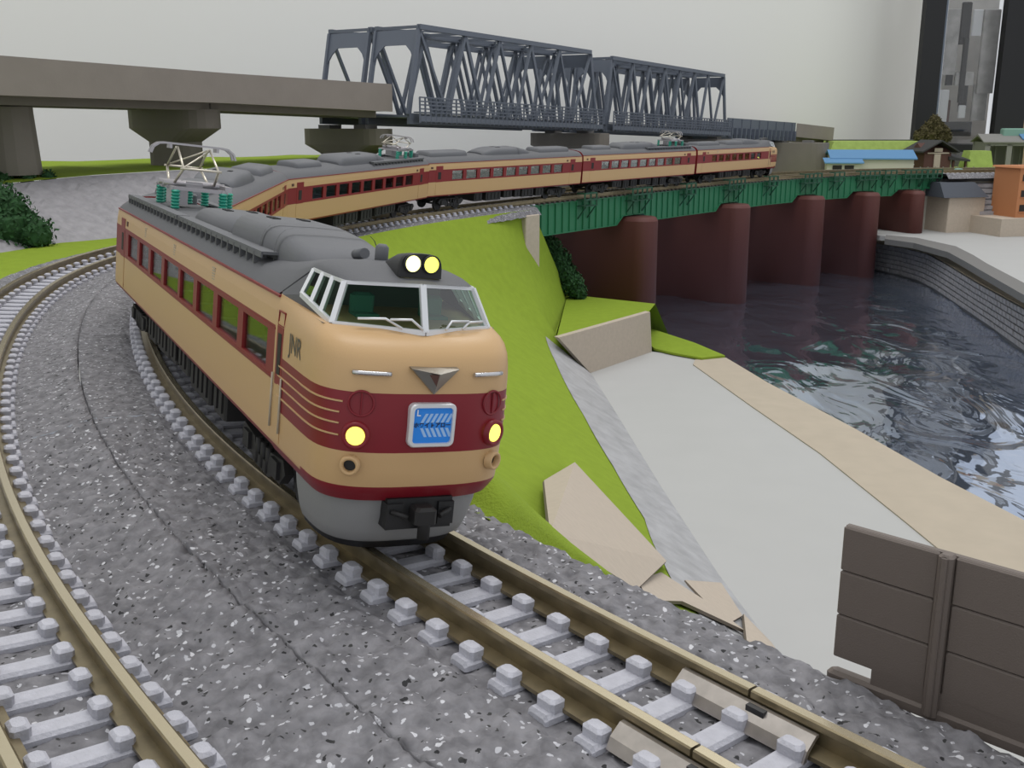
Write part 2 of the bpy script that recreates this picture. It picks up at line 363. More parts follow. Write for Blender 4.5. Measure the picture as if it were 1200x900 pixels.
# ------------------------------------------------------------------ train
L1 = 14.3
CR = .121
W0 = .955
SIDE = [(.925, .742), (.95, .80), (.955, .95), (.955, 1.43), (.955, 1.50), (.955, 1.92), (.955, 2.00), (.945, 2.15), (.928, 2.27), (.915, 2.312)]
def roof_half(zt=2.58): return [(.915, 2.312), (.86, 2.38), (.74, 2.38 + (zt - 2.38) * .5), (.6, 2.38 + (zt - 2.38) * .74), (.4, 2.38 + (zt - 2.38) * .9), (.2, zt - .008), (0, zt)]
def window_glass_part(parent, x0, x1, y, g, z0=1.51, z1=1.91):
    m = MB(); sg = 1 if y > 0 else -1; m.box(((x0 + x1) / 2, y - sg * .035, (z0 + z1) / 2), (x1 - x0 + .02, .012, z1 - z0 + .03)); return m.build('window_pane', g, parent)
def side_shell(parent, xa, xb, wins, doors, colored=True):
    """both side walls from xa to xb (xa < xb) with real window openings"""
    xs = sorted(set([xa, xb] + [q for wn in wins for q in wn]))
    m = MB()
    for sg in (1, -1):
        for i in range(len(SIDE) - 1):
            (y0, z0), (y1, z1) = SIDE[i], SIDE[i + 1]; zm = (z0 + z1) / 2
            mi = 1 if zm < .80 or 1.43 < zm < 2.0 else 0
            for a, b in zip(xs, xs[1:]):
                if i == 4 and any(wa <= (a + b) / 2 <= wb for wa, wb in wins): continue
                m.add([(a, sg * y0, z0), (b, sg * y0, z0), (b, sg * y1, z1), (a, sg * y1, z1)], [(0, 1, 2, 3)], mi)
        for wa, wb in wins:      # reveals
            y = sg * W0; yi = sg * (W0 - .05); z0, z1 = 1.50, 1.92
            for q in (((wa, z0), (wb, z0)), ((wb, z0), (wb, z1)), ((wb, z1), (wa, z1)), ((wa, z1), (wa, z0))):
                (xa_, za), (xb_, zb) = q; m.add([(xa_, y, za), (xb_, y, zb), (xb_, yi, zb), (xa_, yi, za)], [(0, 1, 2, 3)], 1)
    o = m.build('body_side', [M['beige'], M['sidered']], parent)
    for sg in (1, -1):
        for wa, wb in wins: window_glass_part(parent, wa, wb, sg * W0, M['glass'])
        g = MB(); g.bar((xa, sg * .925, 2.302), (xb, sg * .925, 2.302), .03, .025); g.build('rain_gutter', M['sidered'], parent)
        # thin raised frame lines above and below the windows, vertical grilles
        g = MB(); g.bar((xa, sg * .957, 1.46), (xb, sg * .957, 1.46), .008, .018); g.bar((xa, sg * .957, 1.965), (xb, sg * .957, 1.965), .008, .018); g.build('belt_moulding', M['sidered'], parent)
        for dx in doors:
            g = MB(); g.box((dx, sg * .956, 1.52), (.50, .008, 1.30), m=0); d = g.build('passenger_door', [M['beige'], M['sidered']], parent)
            # lower half beige, upper half maroon
            d.data.materials.clear(); d.data.materials.append(M['sidered'])
            d.scale = (1, 1, 1)
            g = MB(); g.box((dx, sg * .963, 1.72), (.22, .006, .34)); g.build('door_window', M['dark'], d)
            g = MB(); g.box((dx, sg * .9605, 1.12), (.51, .006, .60)); g.build('door_lower_panel', M['beige'], d)
            g = MB(); g.box((dx + .55, sg * .95, 2.10), (.16, .02, .09)); g.build('destination_box', M['brown'], parent)
    return o
def end_wall(parent, x, roofz=2.58):
    pts = [(.925, .742), (.955, .95), (.955, 2.0), (.915, 2.312)] + roof_half(roofz)[1:]
    ring = [(y, z) for y, z in pts] + [(-y, z) for y, z in reversed(pts[:-1])]
    m = MB(); m.loft([[(x - .01, y, z) for y, z in ring], [(x + .01, y, z) for y, z in ring]], True, True, True)
    o = m.build('end_wall', M['sidered'], parent)
    m = MB(); m.box((x, 0, 1.55), (.14, .62, 1.5)); m.build('gangway_bellows', M['under'], parent)
def roof_loft(parent, xa, xb, zt=2.58):
    m = MB(); h = roof_half(zt); ring = [(y, z) for y, z in h] + [(-y, z) for y, z in reversed(h[:-1])]
    m.loft([[(x, y, z) for y, z in ring] for x in (xa, xb)], False, smooth=True); return m.build('roof', M['roof'], parent)
def interior(parent, xa, xb, wins):
    m = MB(); m.box(((xa + xb) / 2, 0, .86), (xb - xa - .1, 1.8, .06)); m.build('floor_panel', M['under'], parent)
    m = MB()
    for wa, wb in wins:
        for y in (-.52, .52): m.box(((wa + wb) / 2 + .2, y, 1.2), (.16, .62, .66)); m.box(((wa + wb) / 2, y, 1.05), (.4, .62, .2))
    if wins: o = m.build('seats', M['seat'], parent); o['kind'] = 'stuff'
def bogie(parent, x):
    b = MB()
    for sg in (1, -1):
        b.loft([[(x + dx, sg * (.74 + t), z) for dx, z in ((-.95, .42), (-.85, .55), (-.35, .50), (-.25, .34), (.25, .34), (.35, .50), (.85, .55), (.95, .42), (.75, .26), (.45, .26), (.3, .2), (-.3, .2), (-.45, .26), (-.75, .26))] for t in (-.05, .05)], True, True, True)
        for dx in (-.22, 0, .22): b.tube([(x + dx, sg * .76, .22), (x + dx, sg * .76, .52)], .05, 8)
        b.box((x - .62, sg * .80, .40), (.26, .06, .20)); b.box((x + .62, sg * .80, .40), (.26, .06, .20))
    b.box((x, 0, .5), (1.4, 1.4, .12))
    o = b.build('bogie', M['under'], parent)
    for dx in (-.7, .7):
        w_ = MB()
        for sg in (1, -1): w_.tube([(x + dx, sg * .43, .30), (x + dx, sg * .53, .30)], .30, 20)
        w_.tube([(x + dx, -.6, .30), (x + dx, .6, .30)], .05, 8); w_.build('wheel_pair', M['under'], o)
def underfloor(parent, xa, xb, seed=0):
    rnd = random.Random(seed); x = xa
    while x < xb - .5:
        L = rnd.uniform(.6, 1.5); L = min(L, xb - x); 
        m = MB(); z0 = rnd.uniform(.22, .36)
        m.bbox((x + L / 2, 0, (z0 + .76) / 2), (L - .1, 1.66, .76 - z0), .03)
        for sg in (1, -1):
            for k in range(int(L / .3)): m.box((x + .2 + k * .3, sg * .84, (z0 + .74) / 2), (.16, .03, (.7 - z0) * .7))
        m.build('equipment_box', M['under'], parent); x += L + rnd.uniform(.05, .3)
def hump(parent, xa, xb, w_, z0, z1, taper_a=.15, taper_b=.15, name='air_conditioner', rounding=.16, grilles=True, ribs=()):
    """smooth sided roof box"""
    m = MB(); rings = []
    stations = [(xa, .0), (xa + taper_a * .35, .55), (xa + taper_a, 1), (xb - taper_b, 1), (xb - taper_b * .62, .86), (xb - taper_b * .3, .62), (xb, .0 if taper_b < .4 else .28)]
    for x, k in stations:
        h = z0 + (z1 - z0) * (max(k, .02)); ww = w_ * (.80 + .20 * k); row = []
        for a in range(13):
            u = a / 12; th = math.pi * u; cx = math.cos(th); sy = math.sin(th)
            yy = ww * math.copysign(abs(cx) ** .30, cx); zz = z0 - .16 * (1 - sy) + (h - z0) * abs(sy) ** .36
            row.append((x, yy, zz))
        rings.append(row)
    m.loft(rings, False, False, False, smooth=True)
    m.add(rings[0], [tuple(range(13))]); m.add(rings[-1], [tuple(range(13))])
    o = m.build(name, M['roof2'], parent)
    if grilles:
        g = MB(); L = xb - xa
        for fx in grilles:
            for sg in (1, -1):
                for k in range(3): g.box((fx + k * .13, sg * w_ * .32, z1 - .004), (.055, .11, .03))
        g.build('vent_slot', M['black'], o)
    for rx in ribs:
        g = MB(); row0 = []; row1 = []
        for a in range(13):
            th = math.pi * a / 12; cx = math.cos(th); sy = math.sin(th)
            yy = (w_ + .015) * math.copysign(abs(cx) ** .30, cx); zz = z0 - .16 * (1 - sy) + (z1 + .015 - z0) * abs(sy) ** .36
            row0.append((rx - .018, yy, zz)); row1.append((rx + .018, yy, zz))
        g.loft([row0, row1], False); g.build('seam_rib', M['roof'], o)
    return o
def walkway(parent, xa, xb, sg):
    m = MB(); m.box(((xa + xb) / 2, sg * .69, 2.60), (xb - xa, .20, .035)); m.box(((xa + xb) / 2, sg * .785, 2.575), (xb - xa, .02, .06))
    o = m.build('roof_walkway', M['roof2'], parent); x = xa + .12
    while x < xb: 
        b = MB(); b.box((x, sg * .72, 2.52), (.05, .16, .13)); b.build('walkway_bracket', M['roof'], o); x += .34
def insulator(parent, x, y, z0=2.58, h=.34):
    m = MB(); rings = []; n = 6
    for k in range(n * 2 + 1):
        r = .085 if k % 2 else .06; z = z0 + h * k / (n * 2)
        rings.append([(x + r * math.cos(a * math.pi / 5), y + r * math.sin(a * math.pi / 5), z) for a in range(10)])
    m.loft(rings, True, True, True, smooth=False); m.build('insulator', M['insul'], parent)
def pantograph(parent, x, up=1.28):
    """folding lozenge pantograph on four green insulators; up = height of the head above the roof"""
    z = 2.94
    f = MB()
    for y in (-.42, .42): f.bar((x - .85, y, z), (x + .85, y, z), .07, .06)
    for dx in (-.8, -.25, .25, .8): f.bar((x + dx, -.5, z), (x + dx, .5, z), .06, .06)
    f.tube([(x - .25, -.55, z + .07), (x - .25, .55, z + .07)], .055, 8); f.tube([(x + .25, -.55, z + .07), (x + .25, .55, z + .07)], .055, 8)
    f.box((x + .05, 0, z + .06), (.5, .3, .12)); f.box((x, -.25, z - .16), (.5, .3, .30)); f.box((x + .6, .5, z + .05), (.5, .12, .1))
    p = f.build('pantograph', M['metalrod'], parent); zh = 2.58 + up
    a = MB(); zm = z + (zh - z) * .46
    for y in (-.36, .36):
        for sx in (-1, 1):
            a.tube([(x + sx * .25, y, z + .07), (x + sx * 1.0 * .85, y * .85, zm)], .026, 6); a.tube([(x + sx * .85, y * .85, zm), (x + sx * .08, y * .8, zh - .06)], .022, 6)
    for sx in (-1, 1):
        a.tube([(x + sx * .85, -.36, zm), (x + sx * .85, .36, zm)], .024, 6)
        a.tube([(x + sx * .85, -.33, zm), (x + sx * .08, .3, zh - .06)], .016, 6)
    a.build('pantograph_arm', M['brassrod'], p)
    h = MB()
    for dx in (-.12, .12):
        pts = [(x + dx, -.76, zh - .20), (x + dx, -.72, zh - .09), (x + dx, -.62, zh - .015), (x + dx, -.5, zh), (x + dx, .5, zh), (x + dx, .62, zh - .015), (x + dx, .72, zh - .09), (x + dx, .76, zh - .20)]
        for q0, q1 in zip(pts, pts[1:]): h.bar(q0, q1, .075, .035)
    for y in (-.42, .42): h.box((x, y, zh - .05), (.3, .05, .08))
    h.build('contact_head', M['metalrod'], p)
    for dx in (-.8, .8):
        for y in (-.42, .42): insulator(p, x + dx, y)
    insulator(p, x - 1.25, -.3); insulator(p, x - 1.25, .2); insulator(p, x + .35, .62)
    g = MB(); g.tube([(x - 1.25, -.3, 2.95), (x - 1.25, .2, 2.95), (x - .8, .42, 2.97)], .02, 6); g.bbox((x - 1.6, .1, 2.66), (.4, .6, .22), .03); g.build('lightning_arrester', M['roof2'], p)

def cab_outline(z, n=27):
    """half plan curve of the nose at height z: list of (x, y) left to right"""
    T = [(.68, -.10, .885), (.742, -.06, .925), (.80, -.02, .95), (.84, .0, .955), (1.17, .02, .97), (1.43, .02, .98), (1.72, .0, .985), (1.85, -.012, .985), (1.95, -.03, .98), (2.05, -.07, .975), (2.13, -.14, .96), (2.19, -.23, .93), (2.245, -.40, .885)]
    for a, b in zip(T, T[1:]):
        if z <= b[0] + 1e-6: break
    t = (z - a[0]) / (b[0] - a[0]); t = max(0, min(1, t)); xf = a[1] + (b[1] - a[1]) * t; ww = a[2] + (b[2] - a[2]) * t
    xb = -.78; out = []; p = 3.9
    for k in range(n):
        ph = -math.pi / 2 + math.pi * k / (n - 1); cs, sn = abs(math.cos(ph)), math.sin(ph)
        y = ww * math.copysign(abs(sn) ** (2 / p), sn); x = xb + (xf - xb) * cs ** (2 / p) - .07 * (y / ww) ** 2 * cs ** .3
        out.append((x, -y))
    return out, ww
def on_nose(y, z, out=0.0):
    """point on the nose skin for lateral y, height z"""
    o, ww = cab_outline(z, 121); best = min(o, key=lambda q: abs(q[1] - y) + (10 if q[0] < -.77 else 0)); i = o.index(best)
    a, b = o[max(i - 1, 0)], o[min(i + 1, len(o) - 1)]; t = Vector((b[0] - a[0], b[1] - a[1], 0)).normalized(); n = Vector((-t.y, t.x, 0))
    if n.x < 0 and abs(n.x) > .05: n = -n
    if (n.x * 1 + n.y * best[1]) < 0: n = -n
    return Vector((best[0], best[1], z)) + n * out, n
def cab_nose(parent, xb, detail=True):
    zs = [.68, .742, .80, .84, 1.0, 1.17, 1.3, 1.43, 1.6, 1.72, 1.79, 1.85, 1.90, 1.95, 2.0, 2.05, 2.09, 2.13, 2.16, 2.19, 2.215, 2.235, 2.245]
    rows = []
    def side_w(z):
        for (y0, z0), (y1, z1) in zip(SIDE, SIDE[1:]):
            if z0 - 1e-6 <= z <= z1 + 1e-6: return y0 + (y1 - y0) * (z - z0) / (z1 - z0)
        return SIDE[0][0] if z < 1 else SIDE[-1][0]
    for z in zs:
        o, ww = cab_outline(z); zt = lambda x: z + (max(0, z - 2.0) / .235) * .077 * min(1, max(0, (-x - .5) / (-xb - .5)))
        zb = z + (max(0, z - 2.0) / .235) * .077; sw = side_w(min(zb, 2.312)) if z > .7 else .885
        left = [(xb, sw, zb)] + [(xb + (-.78 - xb) * f, sw + (ww - sw) * f, zt(xb + (-.78 - xb) * f)) for f in (.25, .5, .75)]
        mid = [(x, y, zt(x)) for x, y in o]
        rows.append(left + mid + [(x, -y, q) for x, y, q in reversed(left)])
    m = MB(); n = len(rows[0]); b0 = 0
    m.v = [p for r in rows for p in r]
    for i in range(len(rows) - 1):
        zm = (zs[i] + zs[i + 1]) / 2
        for j in range(n - 1):
            xm = (rows[i][j][0] + rows[i][j + 1][0]) / 2
            inb = 1.17 < zm < 1.72 and xm > xb + .18
            sb = zm < .84 and True
            m.f.append([i * n + j, i * n + j + 1, (i + 1) * n + j + 1, (i + 1) * n + j]); m.m.append(1 if (inb or (zm < .80) or (sb and xm > -.9)) else 0); m.sm.append(True)
    top = rows[-1]
    nm = m.build('nose_shell', [M['beige'], M['red']], parent)
    m = MB(); m.add(top, [tuple(range(n))]); m.build('nose_deck', M['beige'], parent)
    # lower bumper lip with coupler cut
    # greenhouse
    B = {'c': (-.30, 0, 2.235), 'f': (-.60, .80, 2.25), 'r': (-1.40, .86, 2.40)}
    Tn = {'c': (-.46, 0, 2.655), 'f': (-.74, .66, 2.62), 'r': (-1.50, .72, 2.64)}
    fr = MB(); mir = lambda p: (p[0], -p[1], p[2])
    for s_ in (1, -1):
        q = (lambda p: p) if s_ > 0 else mir
        fr.bar(q(B['c']), q(B['f']), .05, .05); fr.bar(q(Tn['c']), q(Tn['f']), .035, .035); fr.bar(q(B['f']), q(Tn['f']), .055, .05)
        fr.bar(q(B['f']), q(B['r']), .045, .05); fr.bar(q(Tn['f']), q(Tn['r']), .03, .035); fr.bar(q(B['r']), q(Tn['r']), .04, .04)
        for f in (.36, .68):
            a = Vector(q(B['f'])).lerp(Vector(q(B['r'])), f); b = Vector(q(Tn['f'])).lerp(Vector(q(Tn['r'])), f); fr.bar(a, b, .045, .045)
    fr.bar(B['c'], Tn['c'], .06, .05); fr.build('windscreen_frame', M['silver'], parent)
    for s_ in (1, -1):
        q = (lambda p: p) if s_ > 0 else mir
        g = MB(); g.add([q(B['c']), q(B['f']), q(Tn['f']), q(Tn['c'])], [(0, 1, 2, 3)]); g.build('windscreen_pane', M['cabglass'], parent)
        for f0, f1 in ((0, .36), (.36, .68), (.68, 1)):
            l = lambda A, f: Vector(q(A['f'])).lerp(Vector(q(A['r'])), f)
            g = MB(); g.add([l(B, f0), l(B, f1), l(Tn, f1), l(Tn, f0)], [(0, 1, 2, 3)]); g.build('cab_side_window', M['cabglass'], parent)
        # grey shoulder below and behind the side windows
        g = MB(); b0, b1 = Vector(q(B['f'])), Vector(q(B['r'])); e0 = Vector((-.62, s_ * .885, 2.25)); e1 = Vector((xb, s_ * .913, 2.317)); e2 = Vector(q(Tn['r'])); e3 = Vector((xb - .15, s_ * .86, 2.38)); e4 = Vector((xb - .15, s_ * .74, 2.54))
        g.add([b0, e0, e1, b1], [(0, 1, 2, 3)]); g.add([b1, e1, e3, e4, e2], [(0, 1, 2, 3, 4)]); g.build('shoulder_panel', M['roof'], parent)
    # wipers
    if detail:
        for s_, pts in ((-1, [(-.50, -.62, 2.30), (-.50, -.36, 2.31), (-.43, -.22, 2.235)]), (-1, [(-.46, -.33, 2.31), (-.45, -.13, 2.32), (-.40, -.03, 2.235)]), (1, [(-.43, .22, 2.235), (-.48, .30, 2.31), (-.50, .5, 2.31)]), (1, [(-.47, .42, 2.235), (-.50, .50, 2.30), (-.56, .68, 2.30)])):
            g = MB(); g.tube([(x + .13 - .1 * abs(y), y, z + .03) for x, y, z in pts], .013, 6); g.build('wiper', M['silver'], parent)
    # cab roof
    sec = []
    def fullr(h): return h + [(x, -y, z) for x, y, z in reversed(h[:-1])]
    sec.append([(-3.3, y, z) for y, z in roof_half()])
    sec.append([(-2.6, .915, 2.312), (-2.6, .86, 2.38), (-2.6, .74, 2.50), (-2.6, .6, 2.585), (-2.6, .4, 2.63), (-2.6, .2, 2.65), (-2.6, 0, 2.655)])
    sec.append([(xb - .1, .913, 2.317), (xb - .1, .86, 2.38), (xb - .1, .75, 2.56), (xb - .1, .6, 2.65), (xb - .1, .4, 2.70), (xb - .1, .2, 2.715), (xb - .1, 0, 2.72)])
    def upper(x, hw, ze, zt): return [(x, hw, ze), (x, hw * .99, ze + (zt - ze) * .15), (x, hw * .93, ze + (zt - ze) * .45), (x, hw * .8, ze + (zt - ze) * .7), (x, hw * .55, ze + (zt - ze) * .9), (x, hw * .3, ze + (zt - ze) * .98), (x, 0, zt)]
    sec2 = [sec[-1], upper(-1.51, .725, 2.65, 2.77), upper(-1.2, .71, 2.645, 2.775), upper(-.95, .69, 2.635, 2.755), upper(-.78, .67, 2.625, 2.72)]
    last = [(-.735, .665, 2.63), (-.72, .65, 2.635), (-.69, .60, 2.64), (-.62, .5, 2.65), (-.54, .34, 2.662), (-.48, .2, 2.668), (-.445, 0, 2.672)]
    m = MB(); m.loft([fullr(s) for s in sec + sec2[1:] + [last]], False, smooth=True)
    m.build('cab_roof', M['roof'], parent)
    # interior
    g = MB(); g.box((-1.0, 0, 2.18), (.8, 1.5, .10)); g.box((-1.5, 0, 2.42), (.05, 1.3, .40)); g.build('cab_bulkhead', M['interior'], parent)
    for y in (-.35, .38):
        g = MB(); g.bbox((-1.1, y, 2.36), (.10, .24, .26), .03); g.box((-1.0, y, 2.27), (.2, .24, .06)); g.build('driver_seat', M['seat'], parent)
    # roof lamps
    g = MB(); hs = []
    for x, hw, h in ((-1.5, .06, .02), (-1.25, .13, .09), (-.95, .19, .17), (-.72, .215, .20), (-.64, .215, .20)):
        row = []
        for a in range(15):
            th = math.pi * a / 14; cx, sy = math.cos(th), math.sin(th)
            row.append((x, .05 + hw * math.copysign(abs(cx) ** .5, cx), 2.735 + h * sy ** .5 - .03 * (1 - sy)))
        hs.append(row)
    g.loft(hs, False, smooth=True); g.add(hs[-1], [tuple(range(15))]); lh = g.build('headlight_housing', M['black'], parent)
    for y, mt in ((-.045, 'lampw'), (.145, 'lamp')):
        g = MB(); g.tube([(-.66, y, 2.84), (-.625, y, 2.84)], .078, 20); g.build('roof_headlight', M[mt], lh)
        g = MB(); n_ = 20; r0, r1 = .078, .092
        g.loft([[(x, y + r * math.cos(a * math.tau / n_), 2.84 + r * math.sin(a * math.tau / n_)) for a in range(n_)] for x, r in ((-.64, r1), (-.61, r1), (-.61, r0), (-.64, r0))], True, smooth=True); g.build('lamp_rim', M['black'], lh)
    g = MB(); g.tube([(-1.58, .0, 2.70), (-1.58, .0, 2.90), (-1.58, .0, 2.93)], [.07, .07, .04], 12); g.build('whistle', M['roof2'], parent)
    # skirt
    g = MB(); rows = []
    for z, xo, ww in ((.72, -.14, .88), (.55, -.17, .86), (.34, -.24, .82), (.22, -.30, .78), (.18, -.36, .74)):
        row = []; xb2 = -1.15
        for k in range(25):
            ph = -math.pi / 2 + math.pi * k / 24; cs, sn = abs(math.cos(ph)), math.sin(ph)
            row.append((xb2 + (xo - xb2) * cs ** .62, -ww * math.copysign(abs(sn) ** .62, sn), z))
        rows.append(row)
    g.loft(rows, False, smooth=True); g.build('front_skirt', M['skirt'], parent)
    g = MB(); rows = []
    for z, xo, ww in ((.22, -.34, .74), (.10, -.40, .70)):
        row = []
        for k in range(25):
            ph = -math.pi / 2 + math.pi * k / 24; cs, sn = abs(math.cos(ph)), math.sin(ph)
            row.append((-1.3 + (xo + 1.3) * cs ** .62, -ww * math.copysign(abs(sn) ** .62, sn), z))
        rows.append(row)
    g.loft(rows, False, smooth=True); g.add(rows[1], [tuple(range(25))]); g.build('rail_guard', M['black'], parent)
    # coupler in its dark recess
    g = MB(); g.box((-.20, .0, .56), (.30, .66, .30)); g.box((-.10, -.26, .56), (.16, .16, .22)); g.box((-.10, .26, .56), (.16, .16, .22)); cpl = g.build('coupler_recess', M['black'], parent)
    g = MB(); g.bbox((.02, .0, .58), (.22, .22, .16), .03); g.tube([(.04, .02, .34), (.04, .02, .60)], .06, 10); g.tube([(-.02, -.30, .60), (.06, -.16, .56)], .025, 6); g.tube([(-.02, .30, .60), (.06, .16, .56)], .025, 6); g.build('coupler', M['under'], cpl)
def quad_on(parent, pts, name, mt, thick=.012):
    pass
def front_details(parent):
    # headlights and ring, vent holes, grab bars, emblem, plate
    for y in (-.69, .69):
        p, n = on_nose(y, 1.33)
        g = MB(); a = p - n * .02; g.tube([a, p + n * .045], .085, 20); hl = g.build('headlight', M['lamp'], parent); hl['label'] = 'glowing yellow headlight'
        g = MB(); u = Vector((0, 0, 1)); t = n.cross(u); rings = []
        for o_, r in ((0, .13), (.05, .125), (.055, .10), (.035, .085)):
            rings.append([p + n * o_ + (t * math.cos(k * math.tau / 24) + u * math.sin(k * math.tau / 24)) * r for k in range(24)])
        g.loft(rings, True, smooth=True); g.build('headlight_rim', M['red'], hl)
        p, n = on_nose(math.copysign(.71, y), 1.05); t = n.cross(u); g = MB(); rings = []
        for o_, r in ((0, .095), (.07, .088), (.075, .075), (.07, .058), (.0, .055)):
            rings.append([p + n * o_ + (t * math.cos(k * math.tau / 24) + u * math.sin(k * math.tau / 24)) * r for k in range(24)])
        g.loft(rings, True, smooth=True); v = g.build('vent_tube', M['beige'], parent)
        g = MB(); g.tube([p - n * .01, p + n * .012], .057, 20); g.build('vent_hole', M['black'], v)
        p, n = on_nose(math.copysign(.66, y), 1.62); t = n.cross(u); g = MB(); rings = []
        for o_, r in ((0, .125), (.014, .122), (.014, .108), (.004, .104)):
            rings.append([p + n * o_ + (t * math.cos(k * math.tau / 28) + u * math.sin(k * math.tau / 28)) * r for k in range(28)])
        g.loft(rings, True, smooth=True); g.bar(p - u * .1 + n * .008, p + u * .1 + n * .008, .012, .012); g.build('round_cover', M['red'], parent)
        g = MB(); pts = []
        for k in range(7):
            yy = math.copysign(.42 + .035 * k + .0, y); q, n = on_nose(math.copysign(.40 + .055 * k, y), 1.90, .025); pts.append(q)
        g.tube(pts, .022, 8); g.build('grab_bar', M['chrome'], parent)
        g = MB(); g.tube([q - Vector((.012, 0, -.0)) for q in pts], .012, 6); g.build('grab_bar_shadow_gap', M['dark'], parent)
        # cream pinstripes wrapping round the corner
        for z in (1.625, 1.525, 1.425, 1.315):
            g = MB(); pts = []; x = -1.70
            while x < -.85: pts.append(Vector((x, math.copysign(.958 + .022 * max(0, (x + 1.92) / 1.14), y), z))); x += .15
            o, ww = cab_outline(z, 61); cand = [(a, b) for a, b in o if b * y > 0 and abs(b) > .80]; cand.sort(key=lambda q: q[0])
            for a, b in cand: pts.append(Vector((a + .002, b * 1.003, z)))
            pts.sort(key=lambda q: q.x)
            for a, b in zip(pts, pts[1:]): g.bar(a, b, .014, .014)
            g.build('pinstripe', M['beige'], parent)
    # winged V emblem
    g = MB(); x0 = .03
    def wing(sg, mi):
        A = (x0, sg * .0, 1.725); Bp = (x0 - .0, sg * .235, 1.96); Cp = (x0 + .10, 0, 1.93); D = (x0 - .09, sg * .0, 1.93)
        g.add([A, Bp, Cp], [(0, 1, 2)], mi); g.add([Bp, Cp, (x0 - .05, 0, 1.965), (x0 - .08, sg * .235, 1.97)], [(0, 1, 2, 3)], mi); g.add([A, Bp, (x0 - .1, sg * .235, 1.96), (x0 - .1, 0, 1.72)], [(0, 1, 2, 3)], mi)
    wing(-1, 0); wing(1, 1); e = g.build('winged_emblem', [M['silverdark'], M['silverdark']], parent)
    g = MB(); g.add([(x0 + .085, -.10, 1.925), (x0 + .104, -.01, 1.925), (x0 + .06, -.01, 1.81)], [(0, 1, 2)]); g.build('emblem_notch', M['brown'], e)
    # train name plate
    def rr(w_, h_, r, n=5):
        out = []
        for cx, cy, a0 in ((w_ / 2 - r, h_ / 2 - r, 0), (-w_ / 2 + r, h_ / 2 - r, 90), (-w_ / 2 + r, -h_ / 2 + r, 180), (w_ / 2 - r, -h_ / 2 + r, 270)):
            for k in range(n + 1): a = R(a0 + 90 * k / n); out.append((cx + r * math.cos(a), cy + r * math.sin(a)))
        return out
    yc, zc = .0, 1.44
    g = MB(); X = .03
    g.loft([[(x, yc + a, zc + b) for a, b in rr(w_, h_, r)] for x, w_, h_, r in ((X - .04, .46, .41, .06), (X + .03, .46, .41, .06), (X + .045, .44, .39, .055), (X + .045, .385, .335, .035), (X + .02, .38, .33, .035))], True, smooth=False)
    pf = g.build('name_plate_frame', M['silver'], parent)
    g = MB(); r_ = rr(.385, .335, .03); g.loft([[(x, yc + a, zc + b) for a, b in r_] for x in (X, X + .024)], True, True, True); g.build('name_plate', M['blue'], pf)
    g = MB()
    for k in range(6):
        for sg in (1, -1):
            y0 = yc - .12 + k * .05; z0 = zc + sg * .025; g.add([(X + .0255, y0, z0), (X + .0255, y0 + .03, z0), (X + .0255, y0 + .075, z0 + sg * .085), (X + .0255, y0 + .045, z0 + sg * .085)], [(0, 1, 2, 3)])
    g.build('arrow_print', M['lblue'], pf)
    def text(body, size, loc, mt, rot=(R(90), 0, R(90))):
        cu = bpy.data.curves.new('txt', 'FONT'); cu.body = body; cu.size = size; cu.align_x = 'CENTER'; cu.align_y = 'CENTER'; cu.extrude = .002; cu.offset = .0012
        to = bpy.data.objects.new('txt', cu); C.objects.link(to); bpy.context.view_layer.update()
        me = bpy.data.meshes.new_from_object(to.evaluated_get(bpy.context.evaluated_depsgraph_get())); bpy.data.objects.remove(to)
        me.materials.clear(); me.materials.append(mt); o = bpy.data.objects.new('plate_lettering', me); C.objects.link(o); o.location = loc; o.rotation_euler = rot; return o
    t1 = text('ホワイトアロー', .053, (X + .028, yc, zc), M['ink']); t1.parent = pf
    t2 = text('L', .085, (X + .028, yc - .145, zc + .115), M['white']); t2.parent = pf
    # railway mark JNR on both flanks of the nose
    for sg in (-1, 1):
        t = text('JNR', .27, (0, 0, 0), M['greylet'], (0, 0, 0)); t.name = 'railway_mark'; t.parent = parent
        for v in t.data.vertices:
            u = v.co.x * 1.0; h = v.co.y; xx = (-1.12 - u) if sg > 0 else (-1.12 + u)
            y = W0 + .024 * max(0, (xx + 1.92) / 1.14) + .004
            if xx > -.78:
                o, ww = cab_outline(1.9, 121); c_ = [q for q in o if q[1] > 0]; y = min(c_, key=lambda q: abs(q[0] - xx))[1]
            v.co = (xx, sg * (y + .004), 1.92 + h)
def crew_door(parent, x):
    for sg in (1, -1):
        g = MB(); g.box((x, sg * .957, 1.45), (.30, .008, 1.22)); d = g.build('crew_door', M['beige'], parent)
        g = MB(); g.box((x, sg * .9625, 1.72), (.235, .005, .60)); g.build('door_upper_panel', M['sidered'], d)
        g = MB(); g.box((x, sg * .967, 1.74), (.12, .005, .42)); g.build('door_window', M['dark'], d)
        g = MB()
        for dx in (-.165, .165): g.tube([(x + dx, sg * .975, .95), (x + dx, sg * .975, 1.52)], .012, 6)
        g.build('hand_rail', M['kraft'], d)
        g = MB()
        for z in (2.03, 2.17): g.bar((x - .11, sg * .955, z), (x + .11, sg * .955, z), .014, .014)
        for dx in (-.11, .11): g.bar((x + dx, sg * .957, 2.03), (x + dx, sg * .952, 2.17), .014, .014)
        g.build('step_outline', M['sidered'], d)
def grille(parent, x, sg=1):
    for sg in (1, -1):
        g = MB()
        for k in range(5): g.box((x, sg * .945, 2.07 + k * .035), (.16, .012, .014))
        g.build('side_grille', M['kraft'], parent)

